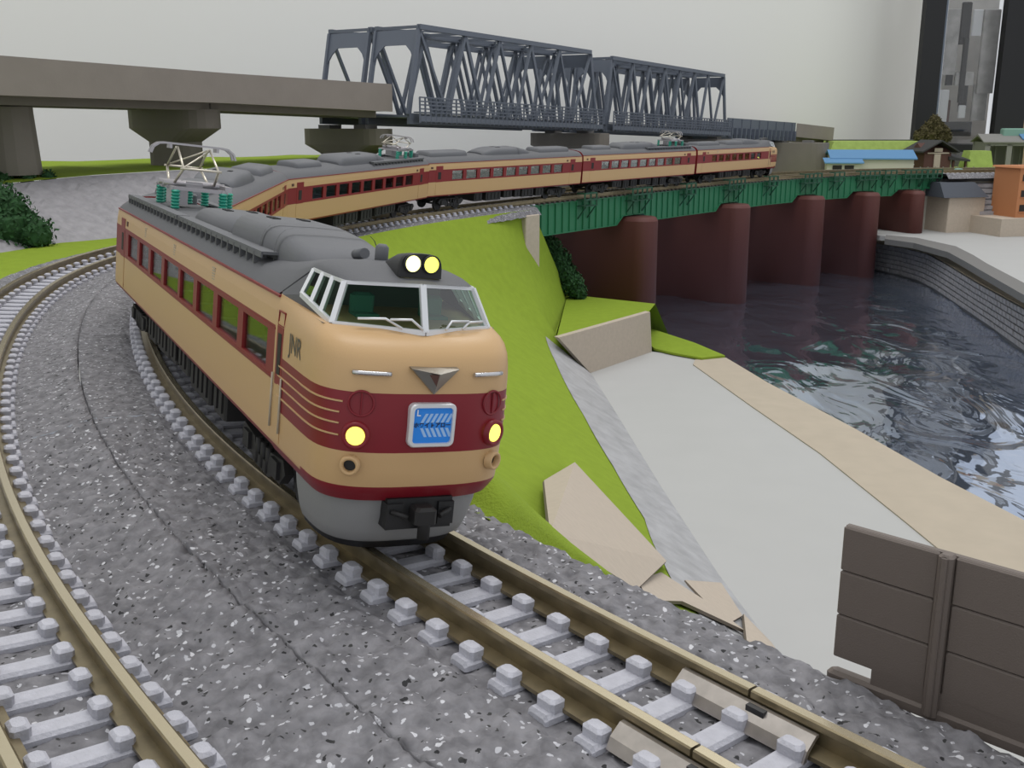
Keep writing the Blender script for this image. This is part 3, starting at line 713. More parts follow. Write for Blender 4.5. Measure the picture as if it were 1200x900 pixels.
lead_wins = [(-12.62, -11.44), (-11.18, -10.15), (-9.92, -8.82), (-8.58, -7.36), (-7.2, -6.2), (-5.96, -4.9), (-4.66, -3.55), (-3.3, -2.22)]
def cab_car(loc, yaw, roll, L, label, wins):
    t = thing('train_car', label, 'train car', loc, (Matrix.Rotation(yaw, 3, 'Z') @ Matrix.Rotation(roll, 3, 'X')).to_euler(), 'cars of the cream and maroon train')
    xb = -1.92
    side_shell(t, -L, xb, wins, [-L + .95]); roof_loft(t, -L, -3.3); interior(t, -L, -2.0, wins); end_wall(t, -L)
    cab_nose(t, xb); front_details(t); crew_door(t, xb + .22)
    for x in (-10.6, -7.8, -5.0): grille(t, x)
    bogie(t, -2.75); bogie(t, -L + 2.3); underfloor(t, -L + 3.7, -4.1, 3)
    return t
J = [(-.91, 8.96), (-7.57, 21.72), (-8.95, 36.23), (-4.97, 49.36), (3.15, 60.34), (11.51, 70.82), (19.82, 81.76)]
def yaw_of(a, b): return math.atan2(a[1] - b[1], a[0] - b[0])
lead = cab_car((J[0][0], J[0][1], 0), yaw_of(J[0], J[1]), -CR, L1, 'nearest train car, cream and maroon with lit yellow headlights and a blue name plate', lead_wins)
hump(lead, -8.35, -5.75, .58, 2.56, 2.80, .12, .12, grilles=(-7.9, -6.5))
hump(lead, -5.8, -2.15, .62, 2.55, 2.90, .25, 2.1, ribs=(-4.0, -3.35), grilles=(-5.2,))
g = MB(); g.tube([(-2.35, 0, 2.74), (-2.08, 0, 2.78)], .058, 12); g.build('cover_tip', M['roof2'], lead)
hump(lead, -9.2, -8.45, .42, 2.56, 2.70, .1, .1, name='roof_vent', grilles=False)
for sg in (-1, 1): walkway(lead, -14.0, -8.6, sg); walkway(lead, -8.5, -3.3, sg)
pantograph(lead, -11.7, 1.14)

def mid_car(k, label, L, panto, roll):
    a, b = J[k], J[k + 1]; d = math.dist(a, b); L = min(d - .24, 13.9); ux, uy = (a[0] - b[0]) / d, (a[1] - b[1]) / d; g0 = (d - L) / 2
    t = thing('train_car', label, 'train car', (a[0] - ux * g0, a[1] - uy * g0, 0), (Matrix.Rotation(yaw_of(a, b), 3, 'Z') @ Matrix.Rotation(-roll, 3, 'X')).to_euler(), 'cars of the cream and maroon train')
    wins = []; n = 9; x = -1.9
    for i in range(n):
        wins.append((x - .84, x)); x -= (L - 3.6) / n
    side_shell(t, -L, 0, wins, [-.95, -L + .95]); roof_loft(t, -L, 0); interior(t, -L, 0, wins); end_wall(t, 0); end_wall(t, -L)
    bogie(t, -2.1); bogie(t, -L + 2.1); underfloor(t, -L + 3.4, -3.4, k)
    if panto:
        hump(t, -L + 4.0, -L + 8.6, .60, 2.56, 2.88, 1.0, .4, ribs=(-L + 5.2,), grilles=(-L + 6.2,)); pantograph(t, -L + 1.9, .95) if panto > 0 else pantograph(t, -1.9, .95)
        hump(t, -3.6, -1.6, .45, 2.56, 2.76, .1, .1, grilles=False) if panto > 0 else None
        for sg in (-1, 1): walkway(t, -L + .4, -L + 6, sg)
    else:
        hump(t, -3.6, -.7, .5, 2.56, 2.78, .1, .15, grilles=False); hump(t, -9.1, -4.7, .60, 2.56, 2.86, 1.3, 1.3, ribs=(-7.7,), grilles=(-6.5,)); hump(t, -L + .7, -L + 3.7, .5, 2.56, 2.78, .1, .15, grilles=False)
    return t
mid_car(1, 'second train car, mostly hidden behind the nearest car with the pantograph', 13.5, 0, .12)
mid_car(2, 'third train car from the front, in full view left of the green bridge', 13.5, 1, .12)
mid_car(3, 'fourth train car from the front, entering the green bridge', 13.5, 0, .09)
mid_car(4, 'fifth train car from the front, on the green bridge, with a raised pantograph', 13.5, 1, .07)
tail = cab_car((J[6][0], J[6][1], 0), yaw_of(J[6], J[5]), .05, 13.55, 'rearmost train car with its cab facing away along the green bridge', [(-3.3 - i * 1.05 - .72, -3.3 - i * 1.05) for i in range(8)])
hump(tail, -8.35, -5.75, .58, 2.56, 2.80, .12, .12, grilles=False); hump(tail, -5.8, -2.55, .62, 2.55, 2.90, .25, 2.1, grilles=False); hump(tail, -12.6, -9.4, .5, 2.56, 2.78, .12, .12, grilles=False)

# ------------------------------------------------------------------ land, river, boards
def struct(o): o['kind'] = 'structure'; return o
def lerp3(a, b, f): return tuple(p + (q - p) * f for p, q in zip(a, b))
AS = [4, 8, 14, 22, 32, 42, 50, 56, 60.5]
BZ = [(7.6, 13, -8), (6.9, 18.5, -8), (6.2, 22, -8), (5.7, 26, -8), (5.1, 33, -8), (4.4, 43, -8), (3.9, 49.5, -8), (2.2, 50.3, -6.3), (3.42, 62.5, -6.2)]
def rowA(s): x, y = at(s, -1.5); return (x, y, -.42)
def rowB(s):
    for i in range(len(AS) - 1):
        if s <= AS[i + 1]: break
    return lerp3(BZ[i], BZ[i + 1], max(0, min(1, (s - AS[i]) / (AS[i + 1] - AS[i]))))
def bank_z(p, k=1.0):
    q = Vector(p); n = noise.noise(q * .35) * .16 + noise.noise(q * 1.1) * .05
    return (p[0], p[1], p[2] + n * k)
FR = [(4, .74), (13, .70), (17.3, .77), (19, .80), (25, .87), (31.6, .88), (37.3, .86), (45, .80), (49.5, .74), (51, 1), (61, 1)]
def frac(s):
    for a, b in zip(FR, FR[1:]):
        if s <= b[0]: return a[1] + (b[1] - a[1]) * (s - a[0]) / (b[0] - a[0])
    return 1
m = MB(); rings = []; s = 10.9
FK = [0, .004, .012, .025, .04, .055, .07, .09] + [.09 + .91 * i / 20 for i in range(1, 21)]
while s <= 60.6:
    A, B = rowA(s), rowB(s); f1 = frac(s) ; row = []
    for k in range(len(FK)):
        f = f1 * FK[k]; p = lerp3(A, B, f); e = min(1, 4 * FK[k]) * min(1, (1 - FK[k]) * 5 + .0)
        D = math.dist(A[:2], p[:2]); hump_ = (1 - math.exp(-(D / .35) ** 2)) * math.exp(-(D / 2.2) ** 2) * (1 if s < 22 else max(0, 1 - (s - 22) / 14)) * min(1, .35 + max(0, s - 10.9) * .9)
        p = bank_z(p, e); row.append((p[0], p[1], p[2] + hump_ * .85))
    rings.append(row); s += .5
m.loft(rings, False); m.loft([[(x, y, z - 1.6) for x, y, z in rings[0]], rings[0]], False); m.sm = [True] * len(m.f); struct(m.build('grass_bank', M['grass']))
m = MB(); m.loft([[(lambda p: (p[0], p[1], p[2] - .3))(lerp3(rowA(s), rowB(s), .03 + k * .14)) for k in range(7)] for s in (5, 7, 9, 11)], False); o = m.build('under_sheet', M['card']); struct(o)
# grey plaster strip at the foot of the bank
m = MB(); rings = []; s = 13.0
while s <= 50.1:
    A, B = rowA(s), rowB(s); f1 = frac(min(s, 49.4)) - .015; row = []
    for k in range(9):
        f = f1 + (1 - f1) * k / 8; p = lerp3(A, B, f); q = Vector(p); row.append((p[0], p[1], p[2] + .03 + .05 * noise.noise(q * 1.2) * (1 if 0 < k < 8 else 0)))
    rings.append(row); s += .6
m.loft(rings, False, smooth=True); o = m.build('footing_strip', M['plaster']); tag(o, 'long grey plaster strip between the grass bank and the white board', 'plaster strip')
# lower terrace, its wall, and the bridge end of the bank
def patch(pts, name, mt, n=10, bump=.05, kind='structure'):
    m = MB(); a, b, c, d = [Vector(p) for p in pts]
    rings = [[tuple(Vector(bank_z(a.lerp(b, j / n).lerp(d.lerp(c, j / n), i / n), bump * 5 if 0 < i < n and 0 < j < n else 0))) for j in range(n + 1)] for i in range(n + 1)]
    m.loft(rings, False); m.sm = [True] * len(m.f); o = m.build(name, mt)
    if kind: o['kind'] = kind
    return o
patch([(2.1, 47.4, -5.80), (7.35, 54.3, -5.80), (8.3, 58.6, -6.1), (3.42, 62.5, -6.2)], 'grass_terrace', M['grass'])
patch([(8.3, 58.6, -6.1), (9.6, 60.5, -8.7), (4.8, 67.5, -8.7), (3.42, 62.5, -6.2)], 'grass_terrace', M['grass'], bump=.08)
patch([(1.9, 49.5, -6.2), (2.2, 50.3, -6.2), (3.42, 62.5, -6.2), (3.2, 62.5, -6.6)], 'grass_terrace', M['grass'], bump=.02)
m = MB(); m.add([rowA(60.5), (3.42, 62.5, -6.2), (3.6, 64.5, -8.8), (-.3, 60.6, -8.8)], [(0, 1, 2, 3)]); struct(m.build('bank_end', M['grass']))
m = MB(); q = [(3.9, 49.5, -8.0), (7.6, 54.35, -8.0), (7.40, 54.1, -5.76), (2.2, 47.27, -5.74)]
m.loft([q, [(x - .2, y + .3, z) for x, y, z in q]], True, True, True); o = m.build('retaining_wall', M['card']); tag(o, 'beige cardboard retaining wall standing at the far end of the white board', 'wall panel')
m = MB(); m.prism([(7.75, 54.5), (8.6, 53.4), (9.9, 52.2), (11.25, 52.75), (10.2, 56), (8.3, 60), (7.3, 58)], -7.95, -7.84); o = m.build('grass_mat', M['grass']); tag(o, 'small green flocked wedge on the river corner of the white board', 'grass mat')
BOARD = [(6.8, 6), (6.9, 14), (6.38, 20.8), (5.85, 23.7), (5.15, 32.3), (3.88, 49.5), (7.57, 54.4), (9.5, 53.4), (11.27, 52.73), (12.2, 47.3), (13.88, 39.9), (14.98, 34), (16, 29.9), (17.2, 22), (18, 6)]
m = MB(); m.prism(BOARD, -8.4, -8.0); o = m.build('white_board', M['board']); tag(o, 'large white board lying flat beside the river', 'board')
m = MB(); m.prism([(9.3, 51.2), (9.6, 52.3), (11.3, 52.76), (12.24, 47.3), (13.92, 39.9), (15.02, 34), (16.04, 29.9), (17.24, 22), (17.9, 8), (13.9, 8), (12.74, 24.6), (12.26, 29.9), (11.58, 36.7), (10.49, 43.3)][::-1], -7.995, -7.955); o = m.build('paper_strip', M['kraft']); tag(o, 'cream paper strip along the river edge of the white board', 'paper strip')

# cardboard pieces leaning on the bank
def card(pts, label, th=.07, up=.10, mt='card'):
    P = [Vector(p) for p in pts]; n = (P[1] - P[0]).cross(P[2] - P[0]).normalized(); n = n if n.z > 0 else -n
    m = MB(); m.loft([[p + n * up for p in P], [p + n * (up + th) for p in P]], True, True, True); k = len(P)
    for i in range(k): m.m[i] = 1
    o = m.build('cardboard_piece', [M[mt], M['cardedge']]); tag(o, label, 'cardboard')
card([(.69, 23.6, -4.5), (1.78, 28.9, -5.83), (3.61, 22.66, -6.2), (1.95, 15.4, -3.45), (.42, 12.75, -1.35)], 'largest five-sided grey-beige cardboard sheet on the grass bank beside the ballast')
card([(2.18, 16.9, -3.95), (3.4, 21.9, -6.1), (4.45, 21.16, -6.55), (5.1, 20.6, -6.9), (3.32, 18.6, -5.2), (2.2, 15.4, -3.6)], 'narrow cardboard strip just below the largest cardboard sheet', up=.05)
card([(4.06, 22.4, -6.5), (5.5, 25.0, -7.8), (5.54, 22.65, -7.55), (4.58, 20.04, -6.42)], 'small four-sided cardboard piece at the foot of the grey plaster strip', up=.02)
card([(5.6, 22.9, -7.65), (5.95, 21.6, -7.7), (5.5, 18.6, -6.6), (4.7, 18.9, -6.2)], 'tiny triangular cardboard piece at the edge of the white board, lowest of the four', up=.05)

# river
m = MB(); nx, ny = 110, 150; rings = []
for j in range(ny + 1):
    y = 12 + 118 * (j / ny) ** 1.3; row = []
    for i in range(nx + 1):
        x = -22 + 60 * i / nx; p = Vector((x * .45, y * .25, 0)); e = noise.noise(p) * .10 + noise.noise(p * 2.7) * .035
        row.append((x, y, -8.72 + e))
    rings.append(row)
m.loft(rings, False, smooth=True); o = m.build('river_surface', M['water']); struct(o)
# far flood plain, kerb, bank
PL = [(31.05, 86.8), (33.25, 84.2), (33.95, 78.4), (32.95, 73), (31.95, 68.7), (30.05, 58.9), (28.05, 45), (60, 45), (60, 96), (44, 96.5), (39, 92), (29.5, 92.5)]
m = MB(); m.prism(PL, -5.6, -5.2); o = m.build('white_board', M['board']); tag(o, 'far white board across the river under the last bridge pier', 'board')
KO = [(30.9, 85.2), (32.2, 82.3), (32.5, 76.4), (31.5, 71), (30.6, 66.5), (28.7, 56.8), (26.6, 44)]; KI = [(31.4, 86.4), (33.2, 84.2), (33.9, 78.4), (32.9, 73), (31.9, 68.7), (30.0, 58.9), (28, 45)]
m = MB(); m.loft([[(*a, -5.75), (*a, -5.3), (*b, -5.1), (*b, -5.75)] for a, b in zip(KO, KI)], True, True, True); o = m.build('kerb', M['kerb']); tag(o, 'dark grey kerb curving along the edge of the far white board', 'kerb')
FT = [(32.0, 93), (32.18, 91), (33.2, 87.3), (33.6, 84.4), (33.2, 79.9), (32.3, 74.3), (30.7, 64.6), (29.4, 57.5), (27, 46)]
def polyat(P, u):
    L = [0]
    for a, b in zip(P, P[1:]): L.append(L[-1] + math.dist(a, b))
    d = u * L[-1]
    for i in range(len(P) - 1):
        if d <= L[i + 1]: break
    t = (d - L[i]) / (L[i + 1] - L[i]); return tuple(a + (b - a) * t for a, b in zip(P[i], P[i + 1]))
TPZ = [(31.7, 93.5, -6.4), (32.3, 91.6, -6.4), (33.5, 88.2, -6.4), (34.0, 83.6, -6.35), (33.0, 77.6, -6.3), (31.3, 68.6, -6.3), (29.9, 60.0, -6.3), (27.9, 47, -6.3)]
bank = thing('stone_block_bank', 'grey stone-block river bank below the kerb on the far side', 'river bank', (31, 75, -8.7))
bank_children = []
m = MB(); rings = []
for i in range(61):
    u = i / 60; f = polyat(FT, u); t = polyat(TPZ, u); rings.append([(f[0], f[1], -8.9), (f[0] , f[1], -8.65), (t[0], t[1], -6.42), (t[0] + 2.2, t[1] + .3, -6.42)])
m.loft(rings, False, smooth=False); o = m.build('bank_backing', M['asphalt'], bank); bank_children.append(o)
rnd = random.Random(5)
for c_ in range(6):
    nb = 64; 
    if c_ < 6:
        m = MB()
        for i in range(nb):
            u0, u1 = (i + (c_ % 2) * .5 + .05) / (nb + 1), (i + (c_ % 2) * .5 + .95) / (nb + 1)
            q = []
            for u, v in ((u0, c_ / 6 + .012), (u1, c_ / 6 + .012), (u1, (c_ + 1) / 6 - .012), (u0, (c_ + 1) / 6 - .012)):
                f = polyat(FT, u); t = polyat(TPZ, u); q.append(Vector((f[0] + (t[0] - f[0]) * v, f[1] + (t[1] - f[1]) * v, -8.65 + 2.23 * v)))
            e = .08 + rnd.uniform(0, .07); nrm = Vector((-.75, .0, .6)) * e; cc = sum(q, Vector()) / 4
            m.loft([q, [p.lerp(cc, .16) + nrm for p in q]], True, False, True)
        o = m.build('stone_course', M['stone'], bank); o['kind'] = 'stuff'; bank_children.append(o)
m = MB(); TP2 = [(x + 1.6, y + .1, -6.36) for x, y, z in TPZ]
m.loft([[(a[0] + .15, a[1], -6.45), (a[0] + .15, a[1], -6.36), (b[0], b[1], -6.3), (b[0], b[1], -6.45)] for a, b in zip(TPZ, TP2)], True, True, True); o = m.build('bank_ledge', M['kraft'], bank); bank_children.append(o)
for o in bank_children:
    o.location = (-31, -75, 8.7)

# left grass and stone slope
GE = []
m = MB(); rings = []
FOOT = [(-26, 12), (-22.5, 24), (-19.6, 33), (-17.67, 39.25), (-16.07, 41.67), (-12.5, 45.5), (-8, 49.5), (-3, 54), (3, 60)]
TOP = [(-30, 14, 1.9), (-26, 26, 1.8), (-22.8, 36, 1.55), (-20.2, 42.5, 1.7), (-18.4, 45, 1.85), (-15, 48.8, 1.95), (-10.5, 53, 1.95), (-5.5, 57.5, 1.95), (0, 63.5, 1.9)]
for i in range(61):
    s = 4 + 56 * i / 60; a = at(s, SP + 1.62); f = polyat(FOOT, (i / 60)); row = []
    for k in range(7):
        x, y = a[0] + (f[0] - a[0]) * k / 6, a[1] + (f[1] - a[1]) * k / 6; row.append((x, y, -.44 + .06 * noise.noise(Vector((x, y, 0)))))
    rings.append(row)
m.loft(rings, False, smooth=True); struct(m.build('grass_verge', M['grass']))
m = MB(); rings = []
for i in range(181):
    u = i / 180; f = polyat(FOOT, u); t = polyat(TOP, u); row = []
    for k in range(19):
        v = k / 18; x, y, z = f[0] + (t[0] - f[0]) * v, f[1] + (t[1] - f[1]) * v, -.45 + (t[2] + .45) * v
        e = (.5 - noise.voronoi(Vector((x, y, z)) * 2.1)[0][0]) * .22 if 0 < k < 18 else 0
        row.append((x - e * .3, y - e * .4, z + e * .7))
    rings.append(row)
m.loft(rings, False, smooth=False); struct(m.build('stone_slope', M['stone']))
m = MB(); rings = []
for i in range(31):
    u = i / 30; t = polyat(TOP, u); row = []
    for k in range(6):
        x, y = t[0] - 2.6 * k * (.9), t[1] + 1.7 * k * .9; row.append((x, y, 2.0 + .08 * noise.noise(Vector((x, y, 0)) * .4) if k else t[2] + .02))
    rings.append(row)
m.loft(rings, False, smooth=True); struct(m.build('grass_plateau', M['grass']))

# bushes
def leafy(parent_or_none, name, mt, blobs, n, size, seed=1):
    """blobs: (x, y, z, r); solid core plus n small folded leaves round the surface"""
    rnd = random.Random(seed); m = MB()
    for x, y, z, r in blobs:
        bm = bmesh.new(); bmesh.ops.create_icosphere(bm, subdivisions=2, radius=r * .82)
        for v in bm.verts:
            k = 1 + .3 * noise.noise(v.co * 3 / r + Vector((x, y, z))); v.co = v.co * k
        m.add([(v.co.x + x, v.co.y + y, v.co.z + z) for v in bm.verts], [[v.index for v in f.verts] for f in bm.faces]); bm.free()
    tot = sum(b[3] ** 2 for b in blobs)
    for x, y, z, r in blobs:
        for _ in range(int(n * r * r / tot)):
            d = Vector((rnd.gauss(0, 1), rnd.gauss(0, 1), rnd.gauss(0, 1))).normalized(); p = Vector((x, y, z)) + d * r * rnd.uniform(.75, 1.12)
            a = Vector((rnd.gauss(0, 1), rnd.gauss(0, 1), rnd.gauss(0, 1))).normalized() * size * rnd.uniform(.6, 1.3); b = d.cross(a).normalized() * size * .5
            m.add([p - a, p + b, p + a, p - b + d * size * .3], [(0, 1, 2), (0, 2, 3)])
    return m.build(name, mt, parent_or_none)
t = thing('bush', 'dark green cone-shaped bush at the left edge, foot on the grass verge', 'bush', (-20.2, 38.4, -.4))
leafy(t, 'foliage', M['leaf'], [(0, 0, .7, 1.4), (1.4, .2, .6, 1.0), (2.3, .3, .40, .7), (-1.0, 0, .9, 1.5), (.7, .4, 1.5, 1.0), (1.5, .4, 1.2, .75), (.1, .4, 2.1, .85), (-1.2, .3, 1.9, 1.2)], 6000, .11, 3)
m = MB(); m.tube([(0, 0, -.1), (0, 0, .8)], .12); m.build('stem', M['stem'], t)
t = thing('hedge', 'low dark green creeper along the top of the stone slope', 'hedge', (-21.5, 42.9, 1.7))
leafy(t, 'foliage', M['leaf'], [(x, y, .1, .32) for x, y in ((-1.6, -1.3), (-.9, -.8), (-.2, -.2), (.5, .2), (1.2, .8), (1.8, 1.4))], 900, .09, 4)
t = thing('bush', 'dark green bush on the bank beside the first brick-red bridge pier', 'bush', (2.6, 60.3, -5.6))
leafy(t, 'foliage', M['leaf'], [(-.75, 1.2, 2.9, .6), (-.45, 1.1, 2.3, .8), (0, .9, 1.6, .9), (.35, .8, .9, .85), (.9, .6, .35, .75), (1.3, .4, -.1, .55), (-.9, 1.3, 1.9, .6)], 4000, .14, 5)
m = MB(); m.tube([(0, 1, -1), (0, 1, 1.4)], .12); m.build('trunk', M['stem'], t)

# ------------------------------------------------------------------ green girder bridge
SB = [61.0, 72.3, 85.2, 96.7, 104.3, 109.7, 112.6]
ordn = ['first', 'second', 'third', 'fourth', 'fifth', 'sixth']
def girder_span(c, k, s0, s1):
    near = c == 0
    lab = (f'{ordn[k]} green plate-girder span from the grass bank, ' + ('near side under the train' if near else 'far side behind the train'))
    x0, y0 = at((s0 + s1) / 2, c); t = thing('bridge_girder', lab, 'bridge girder', (x0, y0, 0))
    def lp(p): return (p[0] - x0, p[1] - y0, p[2])
    s0 += .06; s1 -= .06; L = s1 - s0
    def zb(s):
        d = min(s - s0 if k > 0 else 99, s1 - s); return -1.50 - .52 * max(0, min(1, (d - 1.15) / .75))
    n = max(12, int(L / .35))
    sts = sorted(set([s0 + L * i / n for i in range(n + 1)] + [s0 + 1.15, s0 + 1.9, s1 - 1.15, s1 - 1.9]))
    for sd in (-1, 1):
        m = MB(); rings = []
        for s in sts:
            a = [at(s, c + sd * .64 + q) for q in (-.03, .03)]; b = [at(s, c + sd * .64 + q) for q in (-.11, .11)]; z = zb(s)
            rings.append([lp((*a[0], -.36)), lp((*b[0], -.36)), lp((*b[0], -.30)), lp((*b[1], -.30)), lp((*b[1], -.36)), lp((*a[1], -.36)), lp((*a[1], z)), lp((*b[1], z)), lp((*b[1], z - .05)), lp((*b[0], z - .05)), lp((*b[0], z)), lp((*a[0], z))])
        m.loft(rings, True, True, True); m.build('web_plate', M['green'], t)
        if sd == -1:
            ns = int(L / .68)
            for i in range(1, ns):
                s = s0 + L * i / ns; m = MB(); a = at(s, c - .70); z = zb(s); m.box(lp((*a, (z - .36) / 2)), (.04, .09, -.36 - z), rz=math.atan2(tan(s)[1], tan(s)[0])); m.build('stiffener', M['green'], t)
    m = MB()
    for i in range(n): 
        s = s0 + L * (i + .5) / n; a = at(s, c); m.box(lp((*a, -1.0)), (.06, 1.22, .5), rz=math.atan2(tan(s)[1], tan(s)[0]))
    o = m.build('cross_brace', M['dgreen'], t); o['kind'] = 'stuff'
    if near:
        spots = [(s0 + L * .5, .62)] + ([(s0 + .1, 1.15)] if k > 0 else []) + ([(s1 - .4, .5)] if k == 5 else [])
        for s, hl in spots:
            rz = math.atan2(tan(s)[1], tan(s)[0]); P = at(s, c - .95); o = lp((*P, -.62)); Rm = Matrix.Rotation(rz, 3, 'Z')
            m = MB(); m.box(o, (2 * hl, .60, .05), rz=rz)
            for u in (-hl * .8, hl * .8):
                a = Vector(o) + Rm @ Vector((u, .28, -.75)); b = Vector(o) + Rm @ Vector((u, -.28, -.02)); m.bar(a, b, .06, .06)
            p = m.build('refuge_platform', M['dgreen'], t)
            m = MB(); nn = 5 if hl > 1 else 3; sides = []
            for i in range(nn):
                u = -hl + 2 * hl * i / (nn - 1); a = Vector(o) + Rm @ Vector((u, -.28, 0)); m.bar(a, a + Vector((0, 0, .72)), .10, .10)
            for zz in (.36, .72):
                m.bar(Vector(o) + Rm @ Vector((-hl, -.28, zz)), Vector(o) + Rm @ Vector((hl, -.28, zz)), .09, .09)
                for u in (-hl, hl): m.bar(Vector(o) + Rm @ Vector((u, -.28, zz)), Vector(o) + Rm @ Vector((u, .24, zz)), .08, .08)
            m.build('railing', M['dgreen'], p)
for k in range(6):
    for c in (0, SP): girder_span(c, k, SB[k], SB[k + 1])
wh = ['standing on the grass at the near bank', 'standing in the river, nearest to the camera', 'standing in the middle of the river', 'standing in the river beside the far stone bank', 'standing on the far white board']
for k, s in enumerate(SB[1:6]):
    tx, ty = tan(s); zb_ = [-8.9, -8.9, -8.9, -8.9, -5.3][k]; px_, py_ = at(s, SP / 2)
    t = thing('bridge_pier', f'brick-red wall pier of the green bridge, {wh[k]}', 'bridge pier', (px_, py_, zb_), (0, 0, math.atan2(ty, tx)))
    def stad(hw, hl, z, n=10):
        return [(hw * math.cos(a), hl + hw * math.sin(a), z) for a in [math.pi * i / n for i in range(n + 1)]] + [(hw * math.cos(a), -hl + hw * math.sin(a), z) for a in [math.pi + math.pi * i / n for i in range(n + 1)]]
    H_ = -1.62 - zb_; hw = [1.0, 1.0, .95, .85, .7][k]; hl = 2.35 + SP / 2 - hw
    m = MB(); m.loft([stad(hw + .05, hl, 0), stad(hw, hl, H_ - .25)], True, True, False, smooth=True); m.build('pier_shaft', M['pier'], t)
    m = MB(); m.loft([stad(hw, hl, H_ - .25), stad(hw - .12, hl, H_ - .05), stad(hw - .2, hl, H_)], True, False, True, smooth=True); m.build('pier_cap', M['pier'], t)
def abut(s, o0, o1, z0, z1, ln, label, mt):
    x, y = at(s, (o0 + o1) / 2); tx, ty = tan(s); t = thing('bridge_abutment', label, 'abutment', (x, y, z0), (0, 0, math.atan2(ty, tx)))
    m = MB(); m.bbox((0, 0, (z1 - z0) / 2), (ln, o1 - o0, z1 - z0), .05); m.build('abutment_block', mt, t)
    m = MB(); m.box((0, 0, z1 - z0 + .04), (ln * .9, o1 - o0 - .3, .08)); m.build('bearing_shelf', M['kerb'], t); return t
abut(60.2, -1.75, SP + 1.7, -8.9, -.66, 1.3, 'beige block under the near end of the green bridge', M['card'])
abut(114.5, -2.6, SP + 2, -5.3, -2.2, 3.6, 'large beige abutment block under the far end of the green bridge', M['card'])
t = thing('sloping_slab', 'dark slate-grey sloping slab on top of the far beige abutment', 'slab', (37.8, 89.9, -2.2), (0, 0, math.atan2(tan(115)[1], tan(115)[0])))
m = MB(); m.loft([[(-1.2, -1.1, 0), (3.2, -1.1, 0), (3.2, 1.6, 0), (-1.2, 1.6, 0)], [(-1.2, -.3, 1.25), (2.2, -.3, 1.25), (2.2, 1.6, 1.25), (-1.2, 1.6, 1.25)]], True, True, True); m.build('slab_body', M['greyroof'], t)

# ------------------------------------------------------------------ viaduct
VC = [(-27.5, 28.5), (-19.55, 41), (-13.4, 50), (-6.62, 58.8)]
def via_z(i): return [(5.35, 6.8), (5.1, 6.57), (4.96, 6.32), (4.65, 6.12)][i]
def vdir(a, b): L = math.dist(a, b); return ((b[0] - a[0]) / L, (b[1] - a[1]) / L)
def viaduct_span(ids, label):
    o0 = VC[ids[0]]; t = thing('viaduct_span', label, 'viaduct', (o0[0], o0[1], via_z(ids[0])[0]))
    pts = [(VC[i][0] - o0[0], VC[i][1] - o0[1], via_z(i)[0] - via_z(ids[0])[0], via_z(i)[1] - via_z(ids[0])[0]) for i in ids]
    d = vdir(VC[ids[-2]], VC[ids[-1]]); nx_, ny_ = -d[1], d[0]
    def sweep(prof, name, mt):
        m = MB(); rings = [[(x + nx_ * o, y + ny_ * o, (zb if z < 50 else zt - 100) + z) for o, z in prof] for x, y, zb, zt in pts]
        m.loft(rings, True, True, True); return m.build(name, mt, t)
    sweep([(0, .0), (.16, .0), (.16, 100.), (0, 100.)], 'parapet', M['concrete'])
    sweep([(6.44, .0), (6.6, .0), (6.6, 100.), (6.44, 100.)], 'parapet', M['concrete'])
    sweep([(.12, .02), (6.48, .02), (6.48, .5), (.12, .5)], 'deck_slab', M['concrete'])
    for o in (1.3, 4.1): sweep([(o, -.32), (o + 1.2, -.32), (o + 1.2, .05), (o, .05)], 'box_girder', M['pierc'])
viaduct_span([0, 1, 2], 'leftmost grey concrete viaduct span with solid parapets')
viaduct_span([2, 3], 'grey concrete viaduct span joining the first steel truss')
def viaduct_pier(x, y, zt, zb, a, cap, label, hw=1.0, ang=None):
    t = thing('viaduct_pier', label, 'viaduct pier', (x, y, zb), (0, 0, ang if ang is not None else math.atan2(.83, .56)))
    H_ = zt - zb; st = lambda hw, hl, z: [(hw * math.cos(q), hl + hw * math.sin(q), z) for q in [math.pi * i / 8 for i in range(9)]] + [(hw * math.cos(q), -hl + hw * math.sin(q), z) for q in [math.pi + math.pi * i / 8 for i in range(9)]]
    if cap:
        m = MB(); m.loft([st(hw * .85, a * .35, 0), st(hw * .85, a * .35, H_ - 1.5)], True, True, False, smooth=False); m.build('pier_shaft', M['pierc'], t)
        m = MB(); m.loft([st(hw * .85, a * .35, H_ - 1.55), st(hw, a, H_ - .9), st(hw, a, H_)], True, False, True, smooth=False); m.build('pier_cap', M['pierc'], t)
    else:
        m = MB(); m.loft([st(hw * 1.12, a, 0), st(hw, a, H_ * .9)], True, True, False); m.build('pier_shaft', M['pierc'], t)
        m = MB(); m.loft([st(hw, a, H_ * .9), st(hw, a, H_)], True, True, True); m.build('pier_cap', M['pierc'], t)
    for o in (-1.4, 1.4):
        m = MB(); m.box((0, o, H_ + .10), (1.0, .9, .24)); m.build('bearing_block', M['kerb'], t)
viaduct_pier(-22.6, 45.2, 4.72, 1.95, 1.9, False, 'leftmost viaduct pier, a plain column on the grass plateau')
viaduct_pier(-16.7, 52.2, 4.70, 1.9, 1.9, True, 'flared viaduct pier on the grass above the pantograph of the nearest car')
viaduct_pier(-9.6, 61.6, 3.72, -8.6, 2.1, True, 'flared viaduct pier under the left end of the first steel truss')
viaduct_pier(4.3, 79.2, 3.28, -8.6, 2.3, True, 'flared viaduct pier under the junction of the two steel trusses')
viaduct_pier(17.0, 95.2, 2.6, -8.6, 2.2, False, 'viaduct pier under the right end of the second steel truss', hw=1.1)
viaduct_pier(28.1, 104.7, 2.1, -8.6, 2.2, False, 'rightmost viaduct pier behind the rear of the train', hw=1.25)

